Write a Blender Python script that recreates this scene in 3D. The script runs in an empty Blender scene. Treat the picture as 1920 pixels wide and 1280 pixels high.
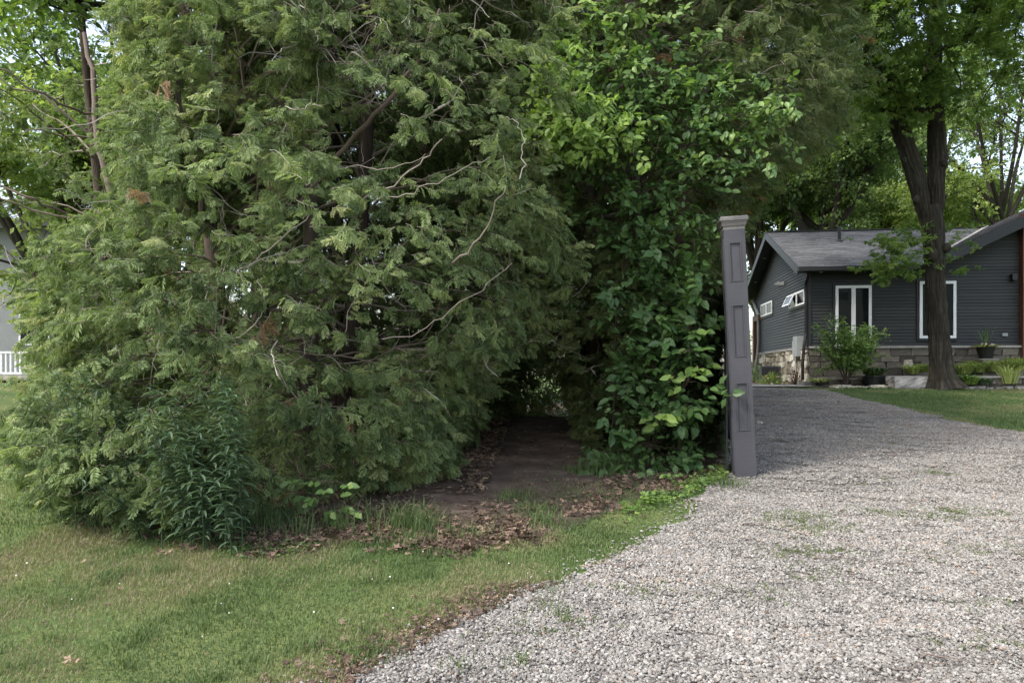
import bpy, math, random
import numpy as np
from mathutils import Vector, Matrix, Euler

R_ = math.radians
rng = np.random.default_rng(7)
random.seed(7)
scene = bpy.context.scene
C = scene.collection

# ------------------------------------------------------------------ camera, sky, sun, exposure
cam_d = bpy.data.cameras.new("camera")
cam = bpy.data.objects.new("camera", cam_d)
C.objects.link(cam)
cam.location = (0, 0, 1.5)
cam.rotation_euler = (R_(90), 0, 0)
cam_d.sensor_width = 36
cam_d.lens = 26
cam_d.shift_y = 0.034
cam_d.clip_start = 0.1
cam_d.clip_end = 1500
scene.camera = cam
FPX, CX, HY, EYE = 1387.0, 960.0, 705.0, 1.5

SUN_EL, SUN_AZ = R_(50), R_(-122)        # azimuth measured from +Y towards +X: the sun stands to the left
world = bpy.data.worlds.new("World")
scene.world = world
world.use_nodes = True
wn = world.node_tree
for n in list(wn.nodes):
    wn.nodes.remove(n)
sky = wn.nodes.new("ShaderNodeTexSky")
sky.sky_type = 'NISHITA'
sky.sun_disc = False
sky.sun_elevation = SUN_EL
sky.sun_rotation = SUN_AZ
sky.air_density = 1.3
sky.dust_density = 3.0
sky.ozone_density = 1.0
bg = wn.nodes.new("ShaderNodeBackground")
bg.inputs[1].default_value = 0.15
wo = wn.nodes.new("ShaderNodeOutputWorld")
# thin high cloud takes most of the blue out of the sky
hz = wn.nodes.new("ShaderNodeHueSaturation")
hz.inputs["Saturation"].default_value = 0.7
wn.links.new(sky.outputs[0], hz.inputs["Color"])
wn.links.new(hz.outputs[0], bg.inputs[0])
wn.links.new(bg.outputs[0], wo.inputs[0])

sd = bpy.data.lights.new("sun", 'SUN')
sd.energy = 1.4
sd.angle = R_(10)
sd.color = (1.0, 0.965, 0.91)
sun = bpy.data.objects.new("sun", sd)
C.objects.link(sun)
to_sun = Vector((math.sin(SUN_AZ) * math.cos(SUN_EL), math.cos(SUN_AZ) * math.cos(SUN_EL), math.sin(SUN_EL)))
sun.rotation_euler = to_sun.to_track_quat('Z', 'Y').to_euler()
sun.location = (-20, 5, 30)

scene.view_settings.view_transform = 'Standard'
scene.view_settings.look = 'None'
scene.view_settings.exposure = 1.5
scene.view_settings.gamma = 1
scene.view_settings.use_curve_mapping = False
scene.render.engine = 'CYCLES'
scene.cycles.max_bounces = 6
scene.cycles.diffuse_bounces = 3
scene.cycles.transmission_bounces = 3
scene.cycles.transparent_max_bounces = 6
scene.cycles.use_denoising = True

# ------------------------------------------------------------------ helpers
def at(px, py, d):
    """world point seen at photo pixel (px, py) at distance d ahead"""
    return Vector(((px - CX) / FPX * d, d, EYE + (HY - py) / FPX * d))

def smooth(t):
    t = np.clip(t, 0, 1)
    return t * t * (3 - 2 * t)

_P = rng.random((64, 64))
def vnoise(x, y, s=1.0):
    x = np.asarray(x, float) * s + 1000.0
    y = np.asarray(y, float) * s + 1000.0
    xi, yi = np.floor(x).astype(int), np.floor(y).astype(int)
    fx, fy = x - xi, y - yi
    fx, fy = fx * fx * (3 - 2 * fx), fy * fy * (3 - 2 * fy)
    a = _P[xi % 64, yi % 64]; b = _P[(xi + 1) % 64, yi % 64]
    c = _P[xi % 64, (yi + 1) % 64]; d = _P[(xi + 1) % 64, (yi + 1) % 64]
    return (a * (1 - fx) + b * fx) * (1 - fy) + (c * (1 - fx) + d * fx) * fy - 0.5

def fence_x(y):
    return 2.12 + 0.285 * (np.asarray(y, float) - 7.4)

def gz(x, y):
    x = np.asarray(x, float); y = np.asarray(y, float)
    yy = np.clip(y, -12, 40)
    z = np.where(yy < 17, 0.0675 * yy, 1.1475 + 0.0675 * 5 * (1 - np.exp(-(yy - 17) / 5)) * 0.9)
    z = np.where(y < -12, -0.81, z)
    z = z + vnoise(x, y, 0.9) * 0.04 + vnoise(x, y, 0.3) * 0.05 * np.clip(np.abs(y) / 4, 0, 1)
    dip = smooth((y - 12.0) / 4.0) * smooth((fence_x(np.minimum(y, 17)) - 0.5 - x) / 0.8) * smooth((x + 14) / 6.0)
    return z - 0.75 * dip

class Geo:
    def __init__(self):
        self.v, self.f3, self.f4, self.t, self.n = [], [], [], [], 0
    def add(self, v, f3=None, f4=None, tint=0.5):
        v = np.asarray(v, float).reshape(-1, 3)
        if f3 is not None and len(f3): self.f3.append(np.asarray(f3, int).reshape(-1, 3) + self.n)
        if f4 is not None and len(f4): self.f4.append(np.asarray(f4, int).reshape(-1, 4) + self.n)
        self.v.append(v)
        self.t.append(np.full(len(v), tint) if np.isscalar(tint) else np.asarray(tint, float))
        self.n += len(v)
    def box(self, c, s, rz=0.0, tint=0.5, M=None):
        x, y, z = [k / 2 for k in s]
        v = np.array([(-x,-y,-z),(x,-y,-z),(x,y,-z),(-x,y,-z),(-x,-y,z),(x,-y,z),(x,y,z),(-x,y,z)])
        if M is not None: v = v @ np.array(M).T
        if rz:
            co, si = math.cos(rz), math.sin(rz)
            v = v @ np.array([(co, si, 0), (-si, co, 0), (0, 0, 1)])
        self.add(v + np.array(c), f4=[(0,3,2,1),(4,5,6,7),(0,1,5,4),(1,2,6,5),(2,3,7,6),(3,0,4,7)], tint=tint)
    def prism(self, poly, axis, a, b, tint=0.5):
        """2D polygon extruded along axis from a to b"""
        n = len(poly); vs = []
        for t in (a, b):
            for p in poly:
                q = [p[0], p[1]]; q.insert(axis, t); vs.append(q)
        f4 = [(i, (i + 1) % n, n + (i + 1) % n, n + i) for i in range(n)]
        f3 = [(0, i + 1, i) for i in range(1, n - 1)] + [(n, n + i, n + i + 1) for i in range(1, n - 1)]
        self.add(vs, f3=f3, f4=f4, tint=tint)
    def tubes(self, P, Rd, k=4, tint=0.5):
        """P (N,M,3) polylines, Rd (N,M) radii"""
        P = np.asarray(P, float); Rd = np.asarray(Rd, float)
        if P.ndim == 2: P, Rd = P[None], Rd[None]
        N, M, _ = P.shape
        T = np.gradient(P, axis=1)
        T /= np.linalg.norm(T, axis=2, keepdims=True) + 1e-9
        mean = T.mean(axis=1, keepdims=True)
        ref = np.where(np.abs(mean[..., 2:3]) > 0.8, np.array([1.0, 0.1, 0]), np.array([0.1, 0, 1.0]))
        A = np.cross(T, ref); A /= np.linalg.norm(A, axis=2, keepdims=True) + 1e-9
        B = np.cross(T, A)
        ang = np.arange(k) / k * 2 * np.pi
        V = P[:, :, None, :] + Rd[:, :, None, None] * (np.cos(ang)[None, None, :, None] * A[:, :, None, :] + np.sin(ang)[None, None, :, None] * B[:, :, None, :])
        i = np.arange(N)[:, None, None] * M * k; j = np.arange(M - 1)[None, :, None] * k; a = np.arange(k)[None, None, :]
        b = (a + 1) % k
        F = np.stack([i + j + a, i + j + b, i + j + k + b, i + j + k + a], -1).reshape(-1, 4)
        if not np.isscalar(tint): tint = np.repeat(np.asarray(tint), M * k)
        self.add(V.reshape(-1, 3), f4=F, tint=tint)
    def scatter(self, tv, tf, pos, X, Nn, sc, tint):
        """copies of a little template: x axis along X, z axis near Nn"""
        X = X / (np.linalg.norm(X, axis=1, keepdims=True) + 1e-9)
        Y = np.cross(Nn, X); Y /= np.linalg.norm(Y, axis=1, keepdims=True) + 1e-9
        Z = np.cross(X, Y)
        tv = np.asarray(tv, float); sc = np.asarray(sc, float).reshape(-1, 1, 1)
        V = (tv[None, :, 0:1] * X[:, None, :] + tv[None, :, 1:2] * Y[:, None, :] + tv[None, :, 2:3] * Z[:, None, :]) * sc + pos[:, None, :]
        F = np.asarray(tf, int)[None] + (np.arange(len(pos)) * len(tv))[:, None, None]
        F = F.reshape(-1, len(tf[0]))
        t = np.repeat(np.asarray(tint, float), len(tv))
        if F.shape[1] == 3: self.add(V.reshape(-1, 3), f3=F, tint=t)
        else: self.add(V.reshape(-1, 3), f4=F, tint=t)
    def mesh(self, name, smooth_=False):
        v = np.concatenate(self.v); t = np.concatenate(self.t)
        f3 = np.concatenate(self.f3) if self.f3 else np.zeros((0, 3), int)
        f4 = np.concatenate(self.f4) if self.f4 else np.zeros((0, 4), int)
        me = bpy.data.meshes.new(name)
        me.vertices.add(len(v)); me.vertices.foreach_set("co", v.astype(np.float32).ravel())
        nl = len(f3) * 3 + len(f4) * 4
        me.loops.add(nl)
        me.loops.foreach_set("vertex_index", np.concatenate([f3.ravel(), f4.ravel()]).astype(np.int32))
        me.polygons.add(len(f3) + len(f4))
        ls = np.concatenate([np.arange(len(f3)) * 3, len(f3) * 3 + np.arange(len(f4)) * 4]).astype(np.int32)
        me.polygons.foreach_set("loop_start", ls)
        me.polygons.foreach_set("use_smooth", np.full(len(ls), bool(smooth_)))
        at_ = me.attributes.new("tint", 'FLOAT', 'POINT')
        at_.data.foreach_set("value", t.astype(np.float32))
        me.update(calc_edges=True)
        return me
    def build(self, name, mat, parent=None, smooth_=False, kind=None):
        me = self.mesh(name, smooth_)
        me.materials.append(mat)
        return link(name, me, parent, kind)

def link(name, me, parent=None, kind=None):
    o = bpy.data.objects.new(name, me)
    C.objects.link(o)
    if parent is not None: o.parent = parent
    if kind: o["kind"] = kind
    return o

def gn_scatter(name, protos, pos, X, Nn, sc, shift, parent=None, kind='stuff'):
    """one object whose geometry nodes set copies of little meshes on its points; x axis along X, z near Nn"""
    n = len(pos)
    X = X / (np.linalg.norm(X, axis=1, keepdims=True) + 1e-9)
    Y = np.cross(Nn, X); Y /= np.linalg.norm(Y, axis=1, keepdims=True) + 1e-9
    Z = np.cross(X, Y)
    ry = np.arcsin(np.clip(-X[:, 2], -1, 1)); rx = np.arctan2(Y[:, 2], Z[:, 2]); rz = np.arctan2(X[:, 1], X[:, 0])
    me = bpy.data.meshes.new(name); me.vertices.add(n)
    me.vertices.foreach_set("co", np.asarray(pos, np.float32).ravel())
    me.attributes.new("rot", 'FLOAT_VECTOR', 'POINT').data.foreach_set("vector", np.stack([rx, ry, rz], -1).astype(np.float32).ravel())
    me.attributes.new("size", 'FLOAT', 'POINT').data.foreach_set("value", np.asarray(sc, np.float32))
    me.attributes.new("shift", 'FLOAT', 'POINT').data.foreach_set("value", np.asarray(shift, np.float32))
    me.attributes.new("which", 'INT', 'POINT').data.foreach_set("value", rng.integers(0, len(protos), n).astype(np.int32))
    o = link(name, me, parent, kind)
    ng = bpy.data.node_groups.new(name + "_nodes", 'GeometryNodeTree')
    ng.interface.new_socket("Geometry", in_out='INPUT', socket_type='NodeSocketGeometry')
    ng.interface.new_socket("Geometry", in_out='OUTPUT', socket_type='NodeSocketGeometry')
    nd = ng.nodes; lk = ng.links
    gi = nd.new("NodeGroupInput"); go = nd.new("NodeGroupOutput")
    def attr(nm, t):
        a = nd.new("GeometryNodeInputNamedAttribute"); a.data_type = t; a.inputs[0].default_value = nm
        return [q for q in a.outputs if q.enabled and q.name == "Attribute"][0]
    e2r = nd.new("FunctionNodeEulerToRotation"); lk.new(attr("rot", 'FLOAT_VECTOR'), e2r.inputs[0])
    jn = nd.new("GeometryNodeJoinGeometry")
    sz = attr("size", 'FLOAT'); wh = attr("which", 'INT')
    for k, p in enumerate(protos):
        oi = nd.new("GeometryNodeObjectInfo"); oi.inputs["Object"].default_value = p; oi.inputs["As Instance"].default_value = True
        cp = nd.new("FunctionNodeCompare"); cp.data_type = 'INT'; cp.operation = 'EQUAL'
        ii = [q for q in cp.inputs if q.type == 'INT']
        lk.new(wh, ii[0]); ii[1].default_value = k
        ip = nd.new("GeometryNodeInstanceOnPoints")
        lk.new(gi.outputs[0], ip.inputs["Points"]); lk.new(cp.outputs[0], ip.inputs["Selection"]); lk.new(oi.outputs["Geometry"], ip.inputs["Instance"])
        lk.new(e2r.outputs[0], ip.inputs["Rotation"]); lk.new(sz, ip.inputs["Scale"])
        lk.new(ip.outputs[0], jn.inputs[0])
    lk.new(jn.outputs[0], go.inputs[0])
    md = o.modifiers.new("scatter", 'NODES'); md.node_group = ng
    return o

def proto(name, me):
    """a little mesh that only geometry nodes draw from; it is in no collection"""
    return bpy.data.objects.new(name, me)

def tag(o, label=None, cat=None, group=None, kind=None):
    if label: o["label"] = label
    if cat: o["category"] = cat
    if group: o["group"] = group
    if kind: o["kind"] = kind
    return o

def thing(name, label, cat, loc=(0, 0, 0), rz=0.0, group=None):
    o = bpy.data.objects.new(name, None)
    C.objects.link(o)
    o.empty_display_size = 0.2
    o.location = loc; o.rotation_euler = (0, 0, rz)
    return tag(o, label, cat, group)

def unit(v):
    return v / (np.linalg.norm(v, axis=-1, keepdims=True) + 1e-9)

# ------------------------------------------------------------------ materials
def mat_base(name):
    m = bpy.data.materials.new(name); m.use_nodes = True
    nt = m.node_tree; b = nt.nodes["Principled BSDF"]
    return m, nt, b

def N(nt, typ, **kw):
    n = nt.nodes.new(typ)
    for k, v in kw.items(): setattr(n, k, v)
    return n

def ramp(nt, stops, interp='LINEAR'):
    r = nt.nodes.new("ShaderNodeValToRGB"); r.color_ramp.interpolation = interp
    el = r.color_ramp.elements
    while len(el) < len(stops): el.new(0.5)
    for e, (p, c) in zip(el, stops):
        e.position = p; e.color = (*c, 1)
    return r

def plain(name, c, rough=0.6, var=0.15, scale=8.0, bump=0.0, bscale=40.0, spec=0.4, metal=0.0, stretch=(1, 1, 1), emit=None):
    m, nt, b = mat_base(name)
    tc = N(nt, "ShaderNodeTexCoord"); mp = N(nt, "ShaderNodeMapping"); mp.inputs[3].default_value = stretch
    nt.links.new(tc.outputs["Object"], mp.inputs[0])
    nz = N(nt, "ShaderNodeTexNoise"); nz.inputs["Scale"].default_value = scale; nz.inputs["Detail"].default_value = 6
    nt.links.new(mp.outputs[0], nz.inputs[0])
    lo = tuple(k * (1 - var) for k in c); hi = tuple(min(1, k * (1 + var)) for k in c)
    r = ramp(nt, [(0.3, lo), (0.7, hi)])
    nt.links.new(nz.outputs[0], r.inputs[0]); nt.links.new(r.outputs[0], b.inputs["Base Color"])
    b.inputs["Roughness"].default_value = rough; b.inputs["Metallic"].default_value = metal
    b.inputs["Specular IOR Level"].default_value = spec
    if bump:
        n2 = N(nt, "ShaderNodeTexNoise"); n2.inputs["Scale"].default_value = bscale; n2.inputs["Detail"].default_value = 8
        nt.links.new(mp.outputs[0], n2.inputs[0])
        bp = N(nt, "ShaderNodeBump"); bp.inputs["Strength"].default_value = bump; bp.inputs["Distance"].default_value = 0.02
        nt.links.new(n2.outputs[0], bp.inputs["Height"]); nt.links.new(bp.outputs[0], b.inputs["Normal"])
    return m

def tint_out(nt):
    """the mesh's own tint plus the shift each instance carries"""
    a = N(nt, "ShaderNodeAttribute"); a.attribute_name = "tint"
    b = N(nt, "ShaderNodeAttribute", attribute_type='INSTANCER'); b.attribute_name = "shift"
    m = N(nt, "ShaderNodeMath", operation='ADD', use_clamp=True)
    nt.links.new(a.outputs["Fac"], m.inputs[0]); nt.links.new(b.outputs["Fac"], m.inputs[1])
    return m.outputs[0]

def tinted(name, stops, rough=0.6, spec=0.3, interp='LINEAR', bump=0.0, bscale=30, noise=0.0, stretch=(1, 1, 1)):
    """colour picked along a ramp by the mesh's own tint attribute"""
    m, nt, b = mat_base(name)
    r = ramp(nt, stops, interp); nt.links.new(tint_out(nt), r.inputs[0])
    out = r.outputs[0]
    tc = N(nt, "ShaderNodeTexCoord"); mp = N(nt, "ShaderNodeMapping"); mp.inputs[3].default_value = stretch
    nt.links.new(tc.outputs["Object"], mp.inputs[0])
    if noise:
        nz = N(nt, "ShaderNodeTexNoise"); nz.inputs["Scale"].default_value = bscale * 0.3; nz.inputs["Detail"].default_value = 6
        nt.links.new(mp.outputs[0], nz.inputs[0])
        mr = N(nt, "ShaderNodeMapRange"); mr.inputs[1].default_value = 0.25; mr.inputs[2].default_value = 0.75
        mr.inputs[3].default_value = 1 - noise; mr.inputs[4].default_value = 1 + noise
        nt.links.new(nz.outputs[0], mr.inputs[0])
        mx = N(nt, "ShaderNodeVectorMath", operation='SCALE')
        nt.links.new(out, mx.inputs[0]); nt.links.new(mr.outputs[0], mx.inputs["Scale"]); out = mx.outputs[0]
    nt.links.new(out, b.inputs["Base Color"])
    b.inputs["Roughness"].default_value = rough; b.inputs["Specular IOR Level"].default_value = spec
    if bump:
        n2 = N(nt, "ShaderNodeTexNoise"); n2.inputs["Scale"].default_value = bscale; n2.inputs["Detail"].default_value = 8
        nt.links.new(mp.outputs[0], n2.inputs[0])
        bp = N(nt, "ShaderNodeBump"); bp.inputs["Strength"].default_value = bump; bp.inputs["Distance"].default_value = 0.02
        nt.links.new(n2.outputs[0], bp.inputs["Height"]); nt.links.new(bp.outputs[0], b.inputs["Normal"])
    return m

def leafmat(name, stops, trans=0.35, rough=0.5, spec=0.35):
    m, nt, b = mat_base(name)
    # green lies on the first half of the ramp, dead brown far past it
    r = ramp(nt, [(p * .5 if p < .96 or len(stops) < 5 and 'cedar' not in name else (.72 if p < .99 else .8), c) for p, c in stops])
    if 'cedar' in name:
        e = r.color_ramp.elements.new(.67); e.color = (*[c for p, c in stops if p < .96][-1], 1)
    mh = N(nt, "ShaderNodeMath", operation='MULTIPLY', use_clamp=True); mh.inputs[1].default_value = .5
    t_ = tint_out(nt); t_.node.use_clamp = False
    nt.links.new(t_, mh.inputs[0]); nt.links.new(mh.outputs[0], r.inputs[0])
    nt.links.new(r.outputs[0], b.inputs["Base Color"])
    b.inputs["Roughness"].default_value = rough; b.inputs["Specular IOR Level"].default_value = spec
    tr = N(nt, "ShaderNodeBsdfTranslucent")
    hs = N(nt, "ShaderNodeMix", data_type='RGBA', blend_type='MULTIPLY')
    hs.inputs["Factor"].default_value = 1.0; hs.inputs[7].default_value = (1.25, 1.35, 0.7, 1)
    nt.links.new(r.outputs[0], hs.inputs[6]); nt.links.new(hs.outputs[2], tr.inputs[0])
    mx = N(nt, "ShaderNodeMixShader"); mx.inputs[0].default_value = trans
    nt.links.new(b.outputs[0], mx.inputs[1]); nt.links.new(tr.outputs[0], mx.inputs[2])
    nt.links.new(mx.outputs[0], nt.nodes["Material Output"].inputs[0])
    return m

M = {}
M['cedar'] = leafmat("cedar_foliage", [(0.0, (0.06, 0.09, 0.038)), (0.4, (0.152, 0.207, 0.086)), (0.8, (0.265, 0.325, 0.14)), (0.955, (0.35, 0.375, 0.185)), (0.97, (0.22, 0.13, 0.07)), (1.0, (0.26, 0.17, 0.11))], 0.36, 0.6, 0.25)
M['cedar2'] = leafmat("cedar_foliage_olive", [(0.0, (0.06, 0.088, 0.036)), (0.5, (0.125, 0.165, 0.062)), (0.95, (0.18, 0.21, 0.08)), (0.975, (0.24, 0.13, 0.06)), (1.0, (0.26, 0.16, 0.08))], 0.35, 0.6, 0.25)
M['ash'] = leafmat("broad_leaf", [(0.0, (0.05, 0.105, 0.035)), (0.5, (0.10, 0.18, 0.052)), (1.0, (0.26, 0.37, 0.09))], 0.35, 0.45, 0.4)
M['maple'] = leafmat("maple_leaf", [(0.0, (0.06, 0.105, 0.03)), (0.5, (0.13, 0.205, 0.05)), (1.0, (0.23, 0.30, 0.075))], 0.5, 0.45, 0.35)
M['far'] = leafmat("far_leaf", [(0.0, (0.065, 0.105, 0.04)), (0.5, (0.15, 0.22, 0.07)), (1.0, (0.32, 0.38, 0.13))], 0.5, 0.55, 0.3)
M['lime'] = leafmat("lime_leaf", [(0.0, (0.12, 0.17, 0.045)), (0.5, (0.30, 0.38, 0.10)), (1.0, (0.52, 0.56, 0.24))], 0.35, 0.5)
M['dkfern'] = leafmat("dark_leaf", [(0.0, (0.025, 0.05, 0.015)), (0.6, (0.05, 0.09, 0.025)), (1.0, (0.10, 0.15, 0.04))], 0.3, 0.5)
M['weed'] = leafmat("weed_leaf", [(0.0, (0.05, 0.09, 0.05)), (0.6, (0.085, 0.135, 0.075)), (1.0, (0.14, 0.19, 0.10))], 0.3, 0.5)
M['grass'] = leafmat("grass_blade", [(0.0, (0.064, 0.106, 0.038)), (0.45, (0.115, 0.162, 0.062)), (0.72, (0.175, 0.20, 0.084)), (0.88, (0.215, 0.195, 0.115)), (1.0, (0.30, 0.25, 0.165))], 0.3, 0.6, 0.25)
M['twig'] = tinted("twig_bark", [(0.0, (0.12, 0.09, 0.075)), (0.5, (0.24, 0.20, 0.17)), (1.0, (0.42, 0.38, 0.34))], 0.85, 0.2)
M['bark'] = tinted("cedar_bark", [(0.0, (0.035, 0.026, 0.02)), (0.5, (0.07, 0.053, 0.043)), (1.0, (0.14, 0.115, 0.10))], 0.95, 0.1, bump=0.6, bscale=30, noise=0.35, stretch=(3, 3, 0.4))
M['mbark'] = tinted("maple_bark", [(0.0, (0.014, 0.012, 0.010)), (0.5, (0.042, 0.037, 0.030)), (1.0, (0.09, 0.082, 0.066))], 0.95, 0.1, bump=0.8, bscale=22, noise=0.3, stretch=(2.5, 2.5, 0.3))
M['dead'] = leafmat("dead_leaf", [(0.0, (0.05, 0.034, 0.027)), (0.5, (0.125, 0.084, 0.064)), (0.85, (0.22, 0.155, 0.115)), (1.0, (0.34, 0.25, 0.17))], 0.15, 0.8, 0.2)
M['stone'] = tinted("gravel_stone", [(0.0, (0.12, 0.108, 0.097)), (0.2, (0.18, 0.166, 0.15)), (0.6, (0.245, 0.23, 0.21)), (0.88, (0.30, 0.283, 0.26)), (0.97, (0.38, 0.362, 0.335)), (0.985, (0.25, 0.18, 0.14)), (1.0, (0.28, 0.21, 0.16))], 0.8, 0.3, noise=0.2, bscale=120)

# ---- ground materials
def ground_mat(name, kind):
    m, nt, b = mat_base(name)
    tc = N(nt, "ShaderNodeTexCoord")
    def noise(s, d=6, rough=0.55):
        n = N(nt, "ShaderNodeTexNoise"); n.inputs["Scale"].default_value = s; n.inputs["Detail"].default_value = d
        n.inputs["Roughness"].default_value = rough
        nt.links.new(tc.outputs["Object"], n.inputs[0]); return n
    def mix(f, a, b_):
        x = N(nt, "ShaderNodeMix", data_type='RGBA')
        nt.links.new(f, x.inputs[0])
        for s, k in ((a, 6), (b_, 7)):
            if isinstance(s, tuple): x.inputs[k].default_value = (*s, 1)
            else: nt.links.new(s, x.inputs[k])
        return x.outputs[2]
    bp = N(nt, "ShaderNodeBump"); bp.inputs["Distance"].default_value = 0.02
    if kind == 'lawn':
        big = noise(0.9); r1 = ramp(nt, [(0.45, (0, 0, 0)), (0.68, (1, 1, 1))]); nt.links.new(big.outputs[0], r1.inputs[0])
        fine = noise(60, 4, 0.7); r2 = ramp(nt, [(0.3, (0.03, 0.055, 0.018)), (0.5, (0.075, 0.12, 0.035)), (0.72, (0.14, 0.18, 0.055))]); nt.links.new(fine.outputs[0], r2.inputs[0])
        r3 = ramp(nt, [(0.3, (0.07, 0.08, 0.035)), (0.5, (0.15, 0.17, 0.06)), (0.72, (0.27, 0.25, 0.12))]); nt.links.new(fine.outputs[0], r3.inputs[0])
        nt.links.new(mix(r1.outputs[0], r2.outputs[0], r3.outputs[0]), b.inputs["Base Color"])
        nt.links.new(fine.outputs[0], bp.inputs["Height"]); bp.inputs["Strength"].default_value = 0.8
    elif kind == 'gravel':
        v = N(nt, "ShaderNodeTexVoronoi"); v.inputs["Scale"].default_value = 42
        nt.links.new(tc.outputs["Object"], v.inputs[0])
        sx = N(nt, "ShaderNodeSeparateColor"); nt.links.new(v.outputs["Color"], sx.inputs[0])
        r = ramp(nt, [(0.0, (0.10, 0.095, 0.09)), (0.3, (0.19, 0.18, 0.165)), (0.7, (0.29, 0.275, 0.255)), (1.0, (0.40, 0.38, 0.36))]); nt.links.new(sx.outputs[0], r.inputs[0])
        rd = ramp(nt, [(0.25, (1, 1, 1)), (0.62, (0.6, 0.58, 0.56))]); nt.links.new(v.outputs["Distance"], rd.inputs[0])
        mu = N(nt, "ShaderNodeMix", data_type='RGBA', blend_type='MULTIPLY'); mu.inputs[0].default_value = 0.7
        nt.links.new(r.outputs[0], mu.inputs[6]); nt.links.new(rd.outputs[0], mu.inputs[7])
        big = noise(1.1, 8, 0.65); rb = ramp(nt, [(0.5, (0, 0, 0)), (0.75, (0.75, 0.75, 0.75))]); nt.links.new(big.outputs[0], rb.inputs[0])
        nt.links.new(mix(rb.outputs[0], mu.outputs[2], (0.13, 0.105, 0.085)), b.inputs["Base Color"])
        inv = N(nt, "ShaderNodeMath", operation='SUBTRACT'); inv.inputs[0].default_value = 1.0
        nt.links.new(v.outputs["Distance"], inv.inputs[1]); nt.links.new(inv.outputs[0], bp.inputs["Height"]); bp.inputs["Strength"].default_value = 1.0
    elif kind == 'soil':
        n1 = noise(3.5, 10, 0.7); r = ramp(nt, [(0.3, (0.045, 0.033, 0.027)), (0.55, (0.105, 0.078, 0.063)), (0.75, (0.20, 0.155, 0.125))]); nt.links.new(n1.outputs[0], r.inputs[0])
        nt.links.new(r.outputs[0], b.inputs["Base Color"])
        n2 = noise(26, 8, 0.7); nt.links.new(n2.outputs[0], bp.inputs["Height"]); bp.inputs["Strength"].default_value = 1.0
    nt.links.new(bp.outputs[0], b.inputs["Normal"])
    b.inputs["Roughness"].default_value = 0.95; b.inputs["Specular IOR Level"].default_value = 0.15
    return m
M['lawn'] = ground_mat("lawn_ground", 'lawn')
M['gravel'] = ground_mat("gravel_ground", 'gravel')
M['soil'] = ground_mat("soil_ground", 'soil')

# ------------------------------------------------------------------ ground sheets
def grid_sheet(name, xs, ys, mat, off=0.0):
    X, Y = np.meshgrid(xs, ys)
    Z = gz(X, Y) + off
    g = Geo(); nx = len(xs)
    i, j = np.meshgrid(np.arange(nx - 1), np.arange(len(ys) - 1))
    a = (j * nx + i).ravel()
    g.add(np.stack([X, Y, Z], -1).reshape(-1, 3), f4=np.stack([a, a + 1, a + nx + 1, a + nx], -1))
    return g.build(name, mat, smooth_=True, kind='structure')
xs = np.concatenate([[-600, -300, -150, -80, -50, -35], np.arange(-26, 26.1, 0.5), [35, 50, 80, 150, 300, 600]])
ys = np.concatenate([[-400, -150, -60, -30], np.arange(-15, 30.1, 0.5), [36, 45, 60, 90, 150, 300, 700]])
grid_sheet("lawn", xs, ys, M['lawn'])

def strip_sheet(name, rows, lo, hi, n, mat, off, along='y'):
    """rows of points between lo(t) and hi(t)"""
    rows = np.asarray(rows, float); s = np.linspace(0, 1, n)
    A = lo(rows)[:, None] * (1 - s) + hi(rows)[:, None] * s
    Rr = np.repeat(rows[:, None], n, 1)
    X, Y = (A, Rr) if along == 'y' else (Rr, A)
    Z = gz(X, Y) + off
    g = Geo(); i, j = np.meshgrid(np.arange(n - 1), np.arange(len(rows) - 1))
    a = (j * n + i).ravel()
    q = np.stack([a, a + 1, a + n + 1, a + n], -1)
    if along != 'y': q = q[:, ::-1]
    g.add(np.stack([X, Y, Z], -1).reshape(-1, 3), f4=q)
    return g.build(name, mat, smooth_=True, kind='structure')

DL = np.array([(-12, -9), (-3, -3.8), (2, -1.25), (3.1, -0.62), (3.6, -0.31), (4.06, 0.03), (4.55, 0.43), (4.87, 0.70), (5.83, 1.39), (6.56, 1.68), (7.3, 2.12), (7.5, 2.22), (17, 4.95), (18.3, 5.4)])
DR = np.array([(-12, 22), (2, 20), (6, 14), (8, 9.6), (9, 8.1), (10.3, 7.15), (10.95, 6.95), (12.45, 7.0), (14.4, 7.08), (16.5, 7.2), (17.3, 7.0), (18.0, 6.6), (18.3, 6.2)])
def drive_l(y):
    y = np.asarray(y, float)
    return np.interp(y, DL[:, 0], DL[:, 1]) + (vnoise(y * 0 + 3.3, y, 2.2) * 0.16 + vnoise(y * 0 + 9.1, y, 7) * 0.07) * (y < 7.3)
def drive_r(y):
    y = np.asarray(y, float)
    return np.interp(y, DR[:, 0], DR[:, 1]) + vnoise(y * 0 + 5.3, y, 1.7) * 0.12
strip_sheet("driveway", np.concatenate([np.arange(-12, 2, 0.5), np.arange(2, 18.3, 0.08)]), drive_l, drive_r, 50, M['gravel'], 0.010)
SF = np.array([(-9, 15), (-7.2, 13), (-6.2, 10.5), (-5.2, 7.9), (-4.4, 6.7), (-3.2, 5.75), (-2.2, 5.2), (-1.4, 5.0), (-0.4, 5.0), (0.2, 5.25), (0.55, 5.7), (1.0, 6.3), (1.6, 6.85), (2.05, 7.35), (2.3, 8.2), (5.0, 17.6)])
def soil_f(x):
    x = np.asarray(x, float)
    return np.interp(x, SF[:, 0], SF[:, 1]) + vnoise(x, x * 0 + 4.4, 2.5) * 0.25 + vnoise(x, x * 0 + 14.4, 8) * 0.1
strip_sheet("dirt_path", np.arange(-9, 4.9, 0.06), soil_f, lambda x: x * 0 + 24.0, 70, M['soil'], 0.005, along='x')

def in_drive(x, y):
    return (x > drive_l(y)) & (x < drive_r(y)) & (y < 18.3)
def in_soil(x, y):
    return (y > soil_f(x)) & (x < 4.9) & (x > -9)

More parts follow.
